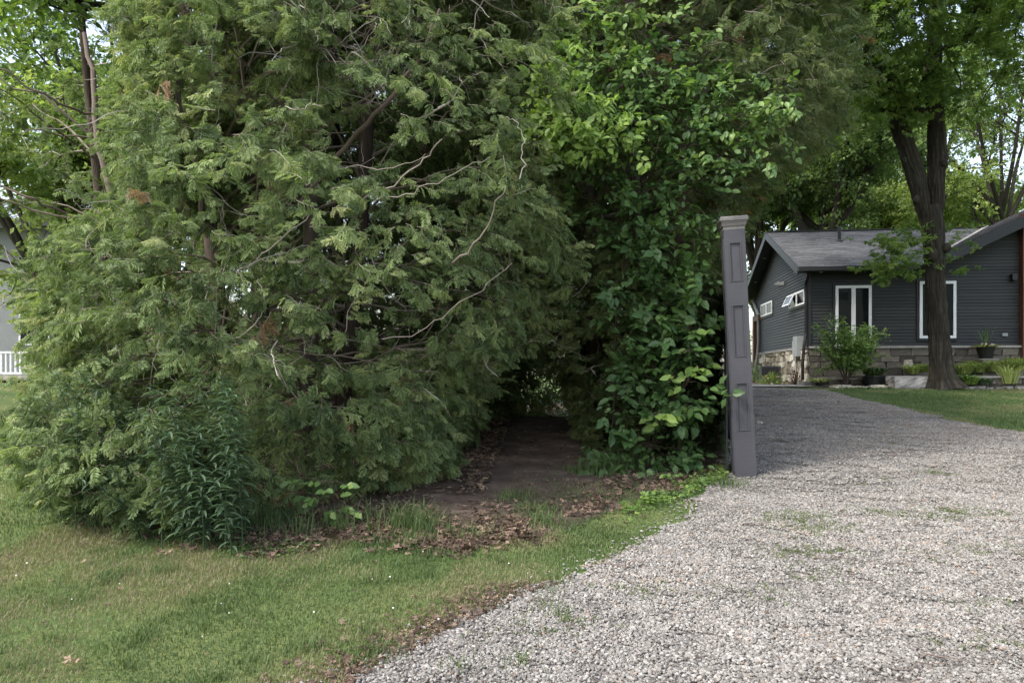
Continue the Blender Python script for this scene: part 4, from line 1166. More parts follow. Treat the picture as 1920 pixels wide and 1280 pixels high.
# air conditioner
x, y, z = gpt(1441.5, 21.6)
ac = thing("air_conditioner", "dark grey louvred air conditioner unit beside the fieldstone wall", "air conditioner", (x, y, EYE + (705 - 713) / FPX * 21.6), -TH)
M['acm'] = plain("ac_metal", (.05, .052, .058), .5, .1)
g = Geo(); g.box((0, 0, .20), (.50, .50, .36)); g.build("core", M['black'], ac)
g = Geo(); g.box((0, 0, .405), (.56, .56, .04)); g.box((0, 0, .012), (.56, .56, .025)); g.build("lid", M['acm'], ac)
g = Geo()
for k in range(9): g.box((0, 0, .05 + k * .04), (.54, .54, .014))
for sx in (-1, 1):
    for sy in (-1, 1): g.box((sx * .262, sy * .262, .2), (.03, .03, .37))
g.build("louvres", M['acm'], ac, kind='stuff')

# ---- small plants
def tuft_plant(name, label, cat, loc, n, h, spread, w, mat, tint=(0, 1), droop=1.0, group=None, parent_only=False, seg=4):
    r = thing(name, label, cat, loc, 0, group)
    g = Geo(); a = rng.uniform(0, 6.283, n); ln = rng.uniform(.35, 1.08, n)
    d = np.stack([np.cos(a), np.sin(a), a * 0], -1)
    s = np.linspace(0, 1, seg + 1)
    base = d * rng.uniform(0, .5, n)[:, None] * spread; base[:, 2] = 0
    P = base[:, None] + d[:, None] * (spread * ln)[:, None, None] * (s ** 1.3)[None, :, None]
    P[..., 2] = h * ln[:, None] * (s[None] * (1.9) - droop * s[None] ** 2.2)
    side = np.stack([-d[:, 1], d[:, 0], a * 0], -1)[:, None] * (w * .5 * np.array([.6, 1, .9, .6, .05] if seg == 4 else [1] * (seg + 1)))[None, :, None]
    V = np.stack([P - side, P + side], 2).reshape(n, -1, 3)
    i = np.arange(n)[:, None, None] * (2 * (seg + 1)); j = np.arange(seg)[None, :, None] * 2
    F = (i + j + np.array([0, 1, 3, 2])[None, None]).reshape(-1, 4)
    g.add(V.reshape(-1, 3), f4=F, tint=np.repeat(rng.uniform(*tint, n), 2 * (seg + 1)))
    g.build("foliage", M[mat], r, kind='stuff')
    return r
def mound(name, label, cat, loc, n, rad, h, lsz, mat, tint=(0, 1), group=None, flowers=0, stems=8, tmpl=None):
    r = thing(name, label, cat, loc, 0, group)
    u = unit(rng.normal(0, 1, (n, 3))); u[:, 2] = np.abs(u[:, 2]); rr = rng.uniform(.35, 1, n) ** .5
    lump = 1 + .25 * np.sin(u[:, 0] * 5 + u[:, 1] * 4) + rng.normal(0, .08, n)
    p = u * (rr * lump)[:, None] * np.array([rad, rad, h])
    g = Geo(); tv, tf = tmpl or (KITE, KITEF)
    g.scatter(tv, tf, p, unit(u + rng.normal(0, .5, (n, 3))), unit(rng.normal(0, .5, (n, 3)) + [0, 0, 1]), lsz * rng.uniform(.6, 1.2, n), rng.uniform(*tint, n))
    g.build("foliage", M[mat], r, kind='stuff')
    g = Geo(); st = unit(rng.normal(0, 1, (stems, 3)) + [0, 0, 1.2]); st[:, 2] = np.abs(st[:, 2])
    g.tubes(st[:, None] * np.linspace(0, .85, 4)[None, :, None] * np.array([rad, rad, h]), np.full((stems, 4), .006), 4); g.build("stems", M['bark'], r, kind='stuff')
    if flowers:
        g = Geo()
        for _ in range(flowers):
            q = unit(rng.normal(0, 1, 3) + [0, -.5, .6]) * np.array([rad, rad, h]) * rng.uniform(.95, 1.15)
            g.add(ICO * rng.uniform(.018, .032) * [1, 1, .6] + q, f3=ICOF, tint=rng.random())
        g.build("flowers", M['flower'], r, kind='stuff')
    return r
M['flower'] = tinted("flower_petals", [(0, (.75, .72, .62)), (.6, (.75, .70, .50)), (.8, (.70, .35, .38)), (1, (.6, .2, .25))], .7)
def pz(py_, d): return EYE + (HY - py_) / FPX * d
def pot(parent, r0, r1, h, mat='black', z=0, sides=14):
    g = Geo(); g.tubes(np.array([(0, 0, z), (0, 0, z + h * .9), (0, 0, z + h * .9), (0, 0, z + h), (0, 0, z + h), (0, 0, z + h - .04)]), np.array([r0, r1, r1 * 1.08, r1 * 1.08, r1 * .95, r1 * .9]), sides)
    a = np.arange(sides) / sides * 6.283
    g.add(np.stack([r1 * .92 * np.cos(a), r1 * .92 * np.sin(a), a * 0 + z + h - .03], -1), f3=[(0, i, i + 1) for i in range(1, sides - 1)])
    return g.build("pot", M[mat], parent)

mound("flower_shrub", "low pale green shrub with whitish blooms in front of the air conditioner", "shrub", (gpt(1447, 19.3)[0], 19.3, pz(722, 19.3)), 900, .28, .30, .05, 'lime', (0, .6), flowers=14)
mound("grass_clump", "light green weedy clump at the house's far corner beside the grey post", "plant", (gpt(1413, 21)[0], 21, pz(722, 21)), 500, .22, .55, .05, 'ash', (.3, 1))
r = mound("dried_shrub", "brown and dark twiggy shrub against the fieldstone wall", "shrub", (gpt(1491, 19.8)[0], 19.8, pz(722, 19.8)), 260, .17, .48, .045, 'dead', (0, .8), stems=26)
r = thing("potted_plant", "lime green trailing plant in a small dark pot by the house corner", "potted plant", gpt(1537, 18.5))
pot(r, .09, .13, .17); 
def fol(parent, n, h, spread, w, mat, tint, z, droop):
    q = tuft_plant("x", "x", "x", (0, 0, 0), n, h, spread, w, mat, tint, droop)
    c = q.children[0]; c.parent = parent; c.location = (0, 0, z); bpy.data.objects.remove(q); return c
fol(r, 150, .16, .28, .045, 'lime', (.2, 1), .12, 1.6)
r = thing("fern", "dark green arching fern in a black pot between the two retaining walls", "fern", gpt(1638, 18.4))
pot(r, .2, .26, .30)
fol(r, 260, .36, .36, .035, 'dkfern', (.2, 1), .26, 1.5)
# long hakone grass mounds
k = 0
for (px_, py_, d, s) in [(1712, 697, 19.0, .9), (1735, 694, 19.1, .8), (1808, 697, 18.6, 1.0), (1835, 694, 18.7, .9), (1862, 692, 18.6, 1.0), (1888, 691, 18.5, 1.0), (1913, 690, 18.4, 1.05), (1820, 684, 19.0, .6), (1900, 680, 19.0, .7)]:
    lab = ["yellow green grass mound beside the round white stone", "yellow green grass mound touching the maple trunk on its left", "yellow green grass mound touching the maple trunk on its right", "second yellow green grass mound right of the maple", "yellow green grass mound right below the flower urn", "yellow green grass mound above the variegated grass clump", "yellow green grass mound at the right edge of the photo", "darker small mound behind the first golden grass right of the maple", "small mound behind the golden grasses near the timber post"][k]; k += 1
    tuft_plant("golden_grass", lab, "ornamental grass", ((px_ - CX) / FPX * d, d, pz(py_, d) - .05), 420, .36 * s, .34 * s, .014, 'lime', (.0, .9), 1.35, "golden grass mounds in the bed before the house")
tuft_plant("variegated_grass", "pale striped spiky grass clump at the lawn edge on the right", "ornamental grass", ((1892 - CX) / FPX * 17.9, 17.9, pz(719, 17.9)), 150, .46, .34, .018, 'lime', (.75, 1), .95)
r = tuft_plant("hosta", "leafy green hosta just right of the maple trunk", "hosta", ((1818 - CX) / FPX * 17.8, 17.8, pz(720, 17.8)), 60, .30, .34, .10, 'ash', (.4, 1), 1.3)
r = tuft_plant("hosta", "blue grey leafy hosta between the green hosta and the striped grass", "hosta", ((1845 - CX) / FPX * 17.8, 17.8, pz(720, 17.8)), 50, .2, .28, .08, 'weed', (.6, 1), 1.3)
# flower urn
d = 19.0
r = thing("flower_urn", "dark planter of pink and cream flowers with a spiky dracaena before the stone wall", "planter", ((1848 - CX) / FPX * 18.9, 18.9, pz(672, 18.9)))
pot(r, .15, .22, .33)
fol(r, 26, .48, .26, .022, 'weed', (.6, 1), .3, .85)
fol(r, 160, .14, .34, .05, 'lime', (0, .8), .27, 1.7)
g = Geo()
for _ in range(38):
    a = rng.uniform(0, 6.28); q = rng.uniform(.12, .33); g.add(ICO * rng.uniform(.018, .03) + np.array([q * math.cos(a), q * math.sin(a), .40 - q * .5 + rng.uniform(0, .06)]), f3=ICOF, tint=rng.random())
g.build("flowers", M['flower'], r, kind='stuff')
r = thing("plinth", "dark plinth carrying the flower urn behind the golden grass", "plinth", ((1848 - CX) / FPX * 18.9, 18.9, float(gz(12, 18.9))))
h_ = pz(672, 18.9) - float(gz(12, 18.9)); g = Geo(); g.box((0, 0, h_ / 2), (.36, .36, h_)); g.box((0, 0, h_ - .02), (.42, .42, .04)); g.build("pedestal", M['mortar'], r)

# small multi stemmed shrub before the front windows
r = thing("ornamental_maple", "small multi stemmed green shrub tree before the left front window", "shrub", gpt(1585, 18.3))
g = Geo(); limbs = []
for (dx, dy, h) in [(-.35, .0, 1.25), (.05, .1, 1.5), (.45, -.1, 1.3), (.7, .1, 1.15), (-.6, .1, 1.2), (.2, -.2, 1.0)]:
    t = np.linspace(0, 1, 8); limbs.append(np.stack([dx * t ** 1.4 + .03 * np.sin(6 * t), dy * t, h * t], -1))
limbs = np.array(limbs); g.tubes(limbs, np.broadcast_to(np.linspace(.022, .008, 8), (6, 8)), 6, .25)
LB, LR = grow(limbs, np.broadcast_to(np.linspace(.022, .008, 8), (6, 8)), np.ones(6), 90, .3, .6, out=.9, up=.35, t0=.35, m=5)
g.tubes(LB, np.maximum(LR, .003), 4, .3); g.build("stems", M['bark'], r, kind='stuff')
n = 5200; wi = rng.integers(0, 90, n); p, tan = interp_path(LB[wi], rng.uniform(.1, 1, n)); p += rng.normal(0, .09, (n, 3)) * [1, 1, .6]
p[:, 0] = np.clip(p[:, 0], -1.0, 1.15)
g = Geo(); g.scatter(STAR, STARF, p, unit(rng.normal(0, .7, (n, 3)) + [0, 0, -.2]), unit(rng.normal(0, .4, (n, 3)) + [0, 0, 1]), .062 * rng.uniform(.6, 1.2, n), rng.uniform(.3, 1, n))
g.build("foliage", M['ash'], r, kind='stuff')

# ------------------------------------------------------------------ the maple
MX, MY = (1768 - CX) / FPX * 17.6, 17.6
mz = float(gz(MX, MY))
def mpt(px_, py_, dd=0): 
    p = at(px_, py_, MY + dd); return (p.x - MX, p.y - MY, p.z - mz)
def maple_trunk(root):
    def ridged(name, pts, rads, parent=root, seed=0, k=110, m=170):
        pts = np.array(pts); s = np.linspace(0, len(pts) - 1, m)
        P = np.stack([np.interp(s, np.arange(len(pts)), pts[:, c]) for c in range(3)], -1)
        for _ in range(6): P[1:-1] = (P[:-2] + 2 * P[1:-1] + P[2:]) / 4
        Rr = np.interp(s, np.arange(len(rads)), rads) * (.66 if seed == 0 else .94)
        for _ in range(3): Rr[1:-1] = (Rr[:-2] + 2 * Rr[1:-1] + Rr[2:]) / 4
        T = unit(np.gradient(P, axis=0)); A = unit(np.cross(T, [0, 1.0, .05])); B = np.cross(T, A)
        ang = np.arange(k) / k * 2 * np.pi
        h = P[:, 2][:, None]; a = ang[None]
        ridge = np.abs(vnoise(a * 8.2 + seed + .35 * np.sin(h * 2.2), h * 2.0 + 0 * a, 1.0)) * 2
        ridge2 = np.abs(vnoise(a * 17 + seed * 3, h * 6.5 + 0 * a, 1.0)) * 2
        big_ = vnoise(a / 6.283 * 5 % 5 + seed, h * 1.0 + 0 * a, 1.0)
        flare = np.exp(-np.clip(h, 0, 9) / .22) * (.55 + .3 * np.cos(a * 5 + 1)) if seed == 0 else 0
        rr = Rr[:, None] * (1 + .09 * big_ + flare) + .030 * ridge + .022 * ridge2 - .025
        V = P[:, None] + rr[..., None] * (np.cos(ang)[None, :, None] * A[:, None] + np.sin(ang)[None, :, None] * B[:, None])
        j, i = np.meshgrid(np.arange(m - 1), np.arange(k), indexing='ij'); i2 = (i + 1) % k
        F = np.stack([j * k + i, j * k + i2, (j + 1) * k + i2, (j + 1) * k + i], -1).reshape(-1, 4)
        t = np.clip(.15 + .8 * (ridge * .6 + ridge2 * .4), 0, 1)
        g = Geo(); g.add(V.reshape(-1, 3), f4=F, tint=t.ravel()); g.build(name, M['mbark'], parent, smooth_=True)
    ridged("trunk", [mpt(1770, 728), mpt(1768, 712), mpt(1765, 690), mpt(1762, 640), mpt(1757, 580), mpt(1754, 520), mpt(1752, 470), mpt(1749, 420), mpt(1744, 385)], [.46, .41, .37, .345, .335, .33, .35, .36, .30])
    ridged("limb", [mpt(1738, 430), mpt(1731, 390), mpt(1718, 330), mpt(1702, 280), mpt(1684, 230), mpt(1668, 180), mpt(1650, 120), mpt(1620, 40), mpt(1580, -60)], [.08, .17, .225, .21, .21, .22, .17, .13, .09], seed=2)
    ridged("limb", [mpt(1757, 430), mpt(1757, 390), mpt(1756, 330), mpt(1758, 300), mpt(1755, 240), mpt(1750, 150), mpt(1752, 60), mpt(1760, -60), mpt(1775, -220)], [.08, .17, .20, .235, .20, .195, .17, .13, .08], seed=4)
    # burls and pruning scars
    for (px_, py_, s) in [(1718, 374, .10), (1771, 306, .10), (1697, 300, .07), (1750, 478, .15), (1775, 465, .12)]:
        q = np.array(mpt(px_, py_, -.22)); g = Geo(); g.add(ICO * s * rng.uniform(.8, 1.1, (12, 1)) * [1, .7, 1.2] + q, f3=ICOF, tint=.5); g.build("burl", M['mbark'], root, smooth_=True)
ML = [([mpt(1731, 390), mpt(1702, 280), mpt(1668, 180), mpt(1620, 40), mpt(1580, -60)], .2, .09),
      ([mpt(1757, 390), mpt(1755, 240), mpt(1752, 60), mpt(1775, -220)], .2, .08),
      ([mpt(1690, 240), mpt(1650, 130, -1), mpt(1560, 60, -2), mpt(1480, 10, -2)], .10, .03),
      ([mpt(1755, 160), mpt(1800, 80, -1), mpt(1880, 10, -2), mpt(1960, -60, -2)], .11, .04),
      ([mpt(1750, 100), mpt(1740, 10, -1.5), mpt(1700, -80, -3), mpt(1690, -160, -3)], .10, .04),
      ([mpt(1668, 180), mpt(1600, 110, 1), mpt(1520, 60, 2), mpt(1450, 0, 2)], .10, .03),
      ([mpt(1752, 130), mpt(1830, 60, 1), mpt(1930, -20, 2), mpt(2050, -80, 2)], .10, .03)]
def low_keep(p):
    # the crown starts high; only a few tufts hang lower on the trunk
    zz = p[:, 2] + mz; py_ = HY - (zz - EYE) / (p[:, 1] + MY) * FPX; px_ = CX + (p[:, 0] + MX) / (p[:, 1] + MY) * FPX
    return (zz > EYE + (HY - 235 - 25 * np.sin(px_ / 37)) / FPX * 17.0)
maple_extra = []
for (px_, py_, sx, sz, dd, n) in [(1520, 110, .7, .35, -3, 500), (1570, 190, .5, .25, -2, 380), (1470, 50, .8, .35, -3.5, 500), (1610, 240, .4, .2, -1.5, 260), (1540, 20, .9, .4, -3.5, 500), (1680, 470, .36, .26, -.2, 520), (1690, 505, .26, .14, -.3, 260), (1652, 500, .26, .2, -.1, 340), (1670, 455, .3, .16, -.3, 300), (1715, 440, .25, .2, -.1, 160), (1785, 470, .16, .16, -.1, 200), (1788, 508, .16, .04, -.2, 60), (1775, 440, .14, .12, .1, 100), (1700, 190, .6, .35, -.8, 700), (1640, 190, .5, .25, -.5, 400), (1600, 120, .7, .4, -.8, 500), (1790, 170, .45, .35, -.6, 500), (1770, 100, .9, .5, -1, 900), (1650, 60, .9, .5, -1, 900), (1720, 20, 1.2, .6, -1.4, 1100), (1560, 40, .8, .6, -1, 500), (1850, 60, .9, .5, -1, 700), (1880, 110, .6, .3, -2, 420), (1900, 30, .8, .4, -3, 600), (1840, 20, .8, .3, -3, 500)]:
    maple_extra.append((np.array(mpt(px_, py_, dd)), [sx, .35, sz], n))
mp_ = broadleaf("maple_tree", "big fork trunked maple with furrowed bark on the lawn before the house", "maple", MX, MY, ML, 60, (1.5, 3.2), 700, (.6, 1.4), 4, .105, 'maple', tmpl=(STAR, STARF), z=mz, spread=.22, trunk=maple_trunk, extra=maple_extra, low_keep=low_keep)

# ---- trees beyond the house
def bgtree(label, px_, d, h, spread, n_l, lsz, nb=40, nt_=420, nl=4, tintc=.5, base_r=.25, fork=.35, mat='far', lean=0, group="trees beyond the grey house", name="broadleaf_tree"):
    x = (px_ - CX) / FPX * d; z = float(gz(x, d))
    limbs = []
    fz = h * fork
    limbs.append(([(0, 0, -.2), (lean * .3, 0, fz * .5), (lean * .6, 0, fz), (lean, .2, h * .9)], base_r, .05))
    for i in range(n_l):
        a = i / n_l * 6.283 + random.uniform(-.4, .4); q = random.uniform(.5, 1) * spread
        limbs.append(([(lean * .5, 0, fz * random.uniform(.7, 1.3)), (q * .45 * math.cos(a), q * .45 * math.sin(a), fz + (h - fz) * .35), (q * .8 * math.cos(a), q * .8 * math.sin(a), fz + (h - fz) * random.uniform(.5, .75)), (q * math.cos(a), q * math.sin(a), fz + (h - fz) * random.uniform(.55, .95))], base_r * .55, .03))
    return broadleaf(name, label, "tree", x, d, limbs, nb, (h * .12, h * .25), nt_, (h * .05, h * .12), nl, lsz, mat, z=z, spread=h * .025, group=group, tintc=tintc, base_sides=7)
bgtree("dark leaved tree with a forking trunk right behind the left end of the grey roof", 1545, 31, 12, 4.2, 7, .16, 50, 620, 5, .25, .32, .42)
bgtree("bright green tree directly behind the roof ridge left of the maple trunk", 1640, 38, 11, 4.5, 7, .17, 46, 560, 5, .8, .2, .3)
bgtree("tall airy tree with bare looking branches behind the house at the right edge", 1880, 36, 16, 5.2, 8, .16, 46, 460, 2, .55, .2, .45)
bgtree("yellow green tree behind the ridge just right of the maple trunk", 1800, 42, 12, 4.6, 6, .19, 40, 440, 4, .95, .2, .35)
bgtree("dark tree filling the gap above the grey post behind the cedar boughs", 1420, 34, 13, 4.2, 7, .17, 50, 600, 5, .3, .25, .3)
bgtree("tall tree rising behind the cedars right of the post", 1500, 44, 17, 5.0, 7, .21, 44, 460, 4, .5, .3, .3)
bgtree("tall tree behind the maple's left limb", 1700, 46, 18, 5.0, 7, .21, 44, 460, 4, .6, .3, .4)
# left
LG = "broadleaf trees behind the left cedars"
bgtree("pale sunlit tree behind the thin left cedar", 110, 17, 8.5, 3.2, 7, .12, 44, 460, 4, .85, .14, .25, group=LG)
bgtree("darker tree standing behind the huge cedar near the top left", 330, 19, 10.5, 3.6, 7, .14, 44, 520, 5, .45, .18, .25, group=LG)
bgtree("distant tree beyond the neighbour's roof at the left edge", -60, 38, 12, 4.5, 6, .20, 40, 420, 3, .6, .2, .3, group=LG)
bgtree("sunlit leafy tree closing the far end of the dirt path tunnel", 1090, 25, 8, 3.0, 7, .12, 60, 620, 5, .9, .15, .08, group="trees closing the path tunnel")
bgtree("dark tree behind the cedars above the path tunnel", 930, 24, 12, 4, 7, .16, 50, 560, 20, .3, .2, .12, group="trees closing the path tunnel")
# big leaved limb reaching in at the top left, dark against the sky
r = broadleaf("broadleaf_tree", "large leaved tree whose dark horizontal limb crosses the top left corner", "tree", -2.6, 10.6, 
    [([(0, 0, -.2), (.1, 0, 2.5), (0.1, -.3, 5.0), (.2, -.2, 8.0)], .14, .04),
     ([(0.1, -.2, 4.6), (-.9, -1.0, 5.15), (-2.0, -1.7, 5.25), (-3.6, -2.2, 5.15)], .07, .02),
     ([(0.1, -.2, 5.0), (-.7, -1.2, 5.9), (-1.6, -2.0, 6.3), (-2.8, -2.6, 6.2)], .06, .015),
     ([(0, -.1, 5.5), (-1.2, 0, 6.5), (-2.2, .5, 7.0), (-3, .5, 7.2)], .05, .015)], 34, (.5, 1.2), 230, (.3, .7), 2, .12, 'maple', tmpl=(LEAF, LEAFF), spread=.10, droop=.5, tintc=.35, group=LG)

# ------------------------------------------------------------------ broad leaved saplings by the path: each large leaflet its own object
leafm = []
for s in range(5):
    v = LEAF.copy(); v[:, 1] *= rng.uniform(1.1, 1.5); v[:, 2] += rng.normal(0, .015, 8)
    g = Geo(); g.add(v, f3=LEAFF, tint=[.15, .35, .5, .7, .95][s]); me = g.mesh("leaf", True); me.materials.append(M['ash']); leafm.append(me)
def sapling(name, label, cat, base, clusters, leafsize, stem_r=.018, maxleaf=290, group=None, leafname="leaf", bright=None, shoots=()):
    """clusters: (px, py, d, number of compound leaves, spread, leaflets per side)"""
    bx_, by_ = base; bz = float(gz(bx_, by_)); r = thing(name, label, cat, (bx_, by_, bz), 0, group)
    g = Geo(); st = Geo(); cnt = 0; rest = Geo()
    cc = np.array([np.array(at(q[0], q[1], q[2])) - [bx_, by_, bz] for q in clusters]); zm = cc[:, 2].max(); tx = cc[cc[:, 2] > zm * .5, 0].mean(); ty = cc[:, 1].mean()
    axis_x = lambda z_: tx * (z_ / zm) ** 1.2 + .03 * math.sin(z_ * 3)
    axis_y = lambda z_: (ty + .15) * z_ / zm
    zz_ = np.linspace(0, zm * .95, 12); st.tubes(np.array([[axis_x(q), axis_y(q), q] for q in zz_]), np.linspace(stem_r, .005, 12), 6, .3)
    for (px_, py_, d, n, sp, k, br) in clusters:
        c = np.array(at(px_, py_, d)) - [bx_, by_, bz]
        t = np.linspace(0, 1, 9)[:, None]
        zb = c[2] * .72; s0 = np.array([axis_x(zb), axis_y(zb), zb])
        mid = s0 * .5 + c * .5 - [0, 0, .1 * c[2] * .3]
        P = (1 - t) ** 2 * s0 + 2 * t * (1 - t) * mid + t ** 2 * c
        P = P + rng.normal(0, .01, P.shape) * np.sin(np.pi * t)
        st.tubes(P, np.linspace(stem_r * .45, .003, 9), 5, rng.uniform(.2, .5))
        for i in range(n):
            q = c + rng.normal(0, 1, 3) * [sp, sp * .35, sp * .6]
            a = rng.uniform(0, 6.283); dirv = unit(np.array([math.cos(a) * 1.0, math.sin(a) * .7 - .35, rng.uniform(-.35, .1)]))
            L = leafsize * (k + .7) * .55
            st.tubes(np.array([c + (q - c) * .1, (c + q) / 2 + [0, 0, .02], q]), np.array([.004, .003, .0025]), 3, .5)
            st.tubes(np.array([q, q + dirv * L * .5 + [0, 0, .01], q + dirv * L + [0, 0, -.05 * L]]), np.array([.0025, .002, .001]), 3, .5)
            side = unit(np.cross([0, 0, 1], dirv)); tilt = rng.normal(0, .3)
            for j in range(k * 2 + 1):
                if j == 2 * k: p0 = q + dirv * L; dd = dirv + [0, 0, -.25]; 
                else:
                    s_ = 1 if j % 2 else -1; u = (j // 2 + 1) / (k + .4)
                    p0 = q + dirv * L * u; dd = dirv * .75 + side * s_ + np.array([0, 0, -.18 + tilt * s_ * .4])
                dd = unit(dd + rng.normal(0, .1, 3)); nn = unit(np.array([-.15, -.95, .75]) + rng.normal(0, .28, 3) + side * tilt)
                sz = leafsize * rng.uniform(.75, 1.2) * (1.15 if j == 2 * k else 1)
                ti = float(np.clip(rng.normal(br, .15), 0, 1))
                if cnt < maxleaf:
                    Y = unit(np.cross(nn, dd)); Z = np.cross(dd, Y)
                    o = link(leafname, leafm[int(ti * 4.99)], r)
                    o.matrix_local = Matrix(((dd[0] * sz, Y[0] * sz, Z[0] * sz, p0[0]), (dd[1] * sz, Y[1] * sz, Z[1] * sz, p0[1]), (dd[2] * sz, Y[2] * sz, Z[2] * sz, p0[2]), (0, 0, 0, 1)))
                    cnt += 1
                else:
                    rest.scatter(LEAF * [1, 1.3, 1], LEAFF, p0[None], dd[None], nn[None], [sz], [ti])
    st.build("stem", M['bark'], r)
    if rest.n: rest.build("leaves", M['ash'], r, kind='stuff')
    if shoots:
        P_ = []; S_ = []
        for (px_, py_, d, sx, sz, n, br) in shoots:
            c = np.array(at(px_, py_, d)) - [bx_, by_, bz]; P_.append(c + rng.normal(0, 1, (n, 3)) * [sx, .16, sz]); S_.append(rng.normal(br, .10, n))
        P_ = np.concatenate(P_); S_ = np.concatenate(S_); n = len(P_)
        d_ = unit(rng.normal(0, .7, (n, 3)) * [1, .6, .4] + [0, -.35, -.1]); u_ = unit(rng.normal(0, .4, (n, 3)) + [-.1, -.8, .8])
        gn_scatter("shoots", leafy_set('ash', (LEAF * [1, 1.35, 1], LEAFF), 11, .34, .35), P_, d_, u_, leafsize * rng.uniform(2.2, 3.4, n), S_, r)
    return r
sapling("ash_sapling", "low broad leaved sapling with large pointed leaves beside the grey post", "sapling", (1.75, 7.75),
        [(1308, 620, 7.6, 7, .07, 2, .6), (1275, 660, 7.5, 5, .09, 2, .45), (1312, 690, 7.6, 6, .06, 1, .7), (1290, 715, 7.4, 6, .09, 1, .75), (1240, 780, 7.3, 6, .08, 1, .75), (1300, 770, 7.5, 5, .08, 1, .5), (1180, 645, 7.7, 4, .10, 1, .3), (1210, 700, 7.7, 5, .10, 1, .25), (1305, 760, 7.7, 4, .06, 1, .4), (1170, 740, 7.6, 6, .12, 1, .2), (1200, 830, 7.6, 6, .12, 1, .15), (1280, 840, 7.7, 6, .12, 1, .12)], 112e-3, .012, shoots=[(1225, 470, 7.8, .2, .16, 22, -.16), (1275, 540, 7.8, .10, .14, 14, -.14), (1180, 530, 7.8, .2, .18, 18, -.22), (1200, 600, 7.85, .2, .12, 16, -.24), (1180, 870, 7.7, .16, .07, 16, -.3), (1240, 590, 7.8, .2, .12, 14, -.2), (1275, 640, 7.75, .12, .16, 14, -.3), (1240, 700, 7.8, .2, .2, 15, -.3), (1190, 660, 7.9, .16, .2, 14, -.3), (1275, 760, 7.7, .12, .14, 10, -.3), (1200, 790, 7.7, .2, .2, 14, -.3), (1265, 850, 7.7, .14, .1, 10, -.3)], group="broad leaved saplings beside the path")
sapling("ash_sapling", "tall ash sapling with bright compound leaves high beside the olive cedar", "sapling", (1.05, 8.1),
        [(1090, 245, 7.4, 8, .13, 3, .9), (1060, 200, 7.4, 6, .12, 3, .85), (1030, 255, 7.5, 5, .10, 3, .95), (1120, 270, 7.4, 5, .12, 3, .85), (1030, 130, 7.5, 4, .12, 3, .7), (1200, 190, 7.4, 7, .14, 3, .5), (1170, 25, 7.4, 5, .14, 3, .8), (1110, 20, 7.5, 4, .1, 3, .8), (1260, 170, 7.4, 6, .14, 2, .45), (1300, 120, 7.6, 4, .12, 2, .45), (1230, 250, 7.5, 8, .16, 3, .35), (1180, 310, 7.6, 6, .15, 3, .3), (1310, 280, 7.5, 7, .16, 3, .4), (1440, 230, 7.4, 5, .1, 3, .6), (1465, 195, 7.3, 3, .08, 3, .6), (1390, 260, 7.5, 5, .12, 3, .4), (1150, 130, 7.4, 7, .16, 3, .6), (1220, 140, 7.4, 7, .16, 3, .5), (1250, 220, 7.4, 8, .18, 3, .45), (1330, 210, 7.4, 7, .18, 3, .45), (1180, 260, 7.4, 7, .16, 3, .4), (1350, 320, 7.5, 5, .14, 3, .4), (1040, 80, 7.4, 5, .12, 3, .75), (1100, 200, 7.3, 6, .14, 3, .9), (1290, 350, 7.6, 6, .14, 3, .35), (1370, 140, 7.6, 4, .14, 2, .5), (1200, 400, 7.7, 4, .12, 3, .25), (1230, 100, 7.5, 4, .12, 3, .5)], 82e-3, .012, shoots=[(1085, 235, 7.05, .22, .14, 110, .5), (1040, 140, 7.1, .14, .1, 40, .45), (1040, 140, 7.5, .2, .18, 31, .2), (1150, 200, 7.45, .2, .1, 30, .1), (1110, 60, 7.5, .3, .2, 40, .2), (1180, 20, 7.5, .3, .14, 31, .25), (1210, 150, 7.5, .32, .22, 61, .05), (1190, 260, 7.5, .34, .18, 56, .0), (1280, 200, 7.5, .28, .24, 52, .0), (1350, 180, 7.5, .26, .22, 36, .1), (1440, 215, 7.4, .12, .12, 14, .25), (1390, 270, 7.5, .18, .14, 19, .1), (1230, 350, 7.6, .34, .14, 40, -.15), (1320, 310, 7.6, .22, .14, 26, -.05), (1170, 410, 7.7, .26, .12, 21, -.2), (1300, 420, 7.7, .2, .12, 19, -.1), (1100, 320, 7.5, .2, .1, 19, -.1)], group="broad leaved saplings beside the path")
sapling("young_shrub", "small shrub with oval leaves growing from the leaf litter under the huge cedar", "shrub", ((612 - CX) / FPX * 5.75, 5.75),
        [(612, 905, 5.5, 4, .06, 2, .5), (590, 930, 5.5, 3, .05, 1, .4), (635, 935, 5.5, 3, .06, 1, .5), (610, 955, 5.5, 3, .05, 1, .3)], .075, .006)
sapling("low_seedling", "tiny leafy seedling on the soil in front of the low sapling", "seedling", ((1252 - CX) / FPX * 7.1, 7.1), [(1250, 888, 7.05, 5, .04, 1, .6)], .05, .003)
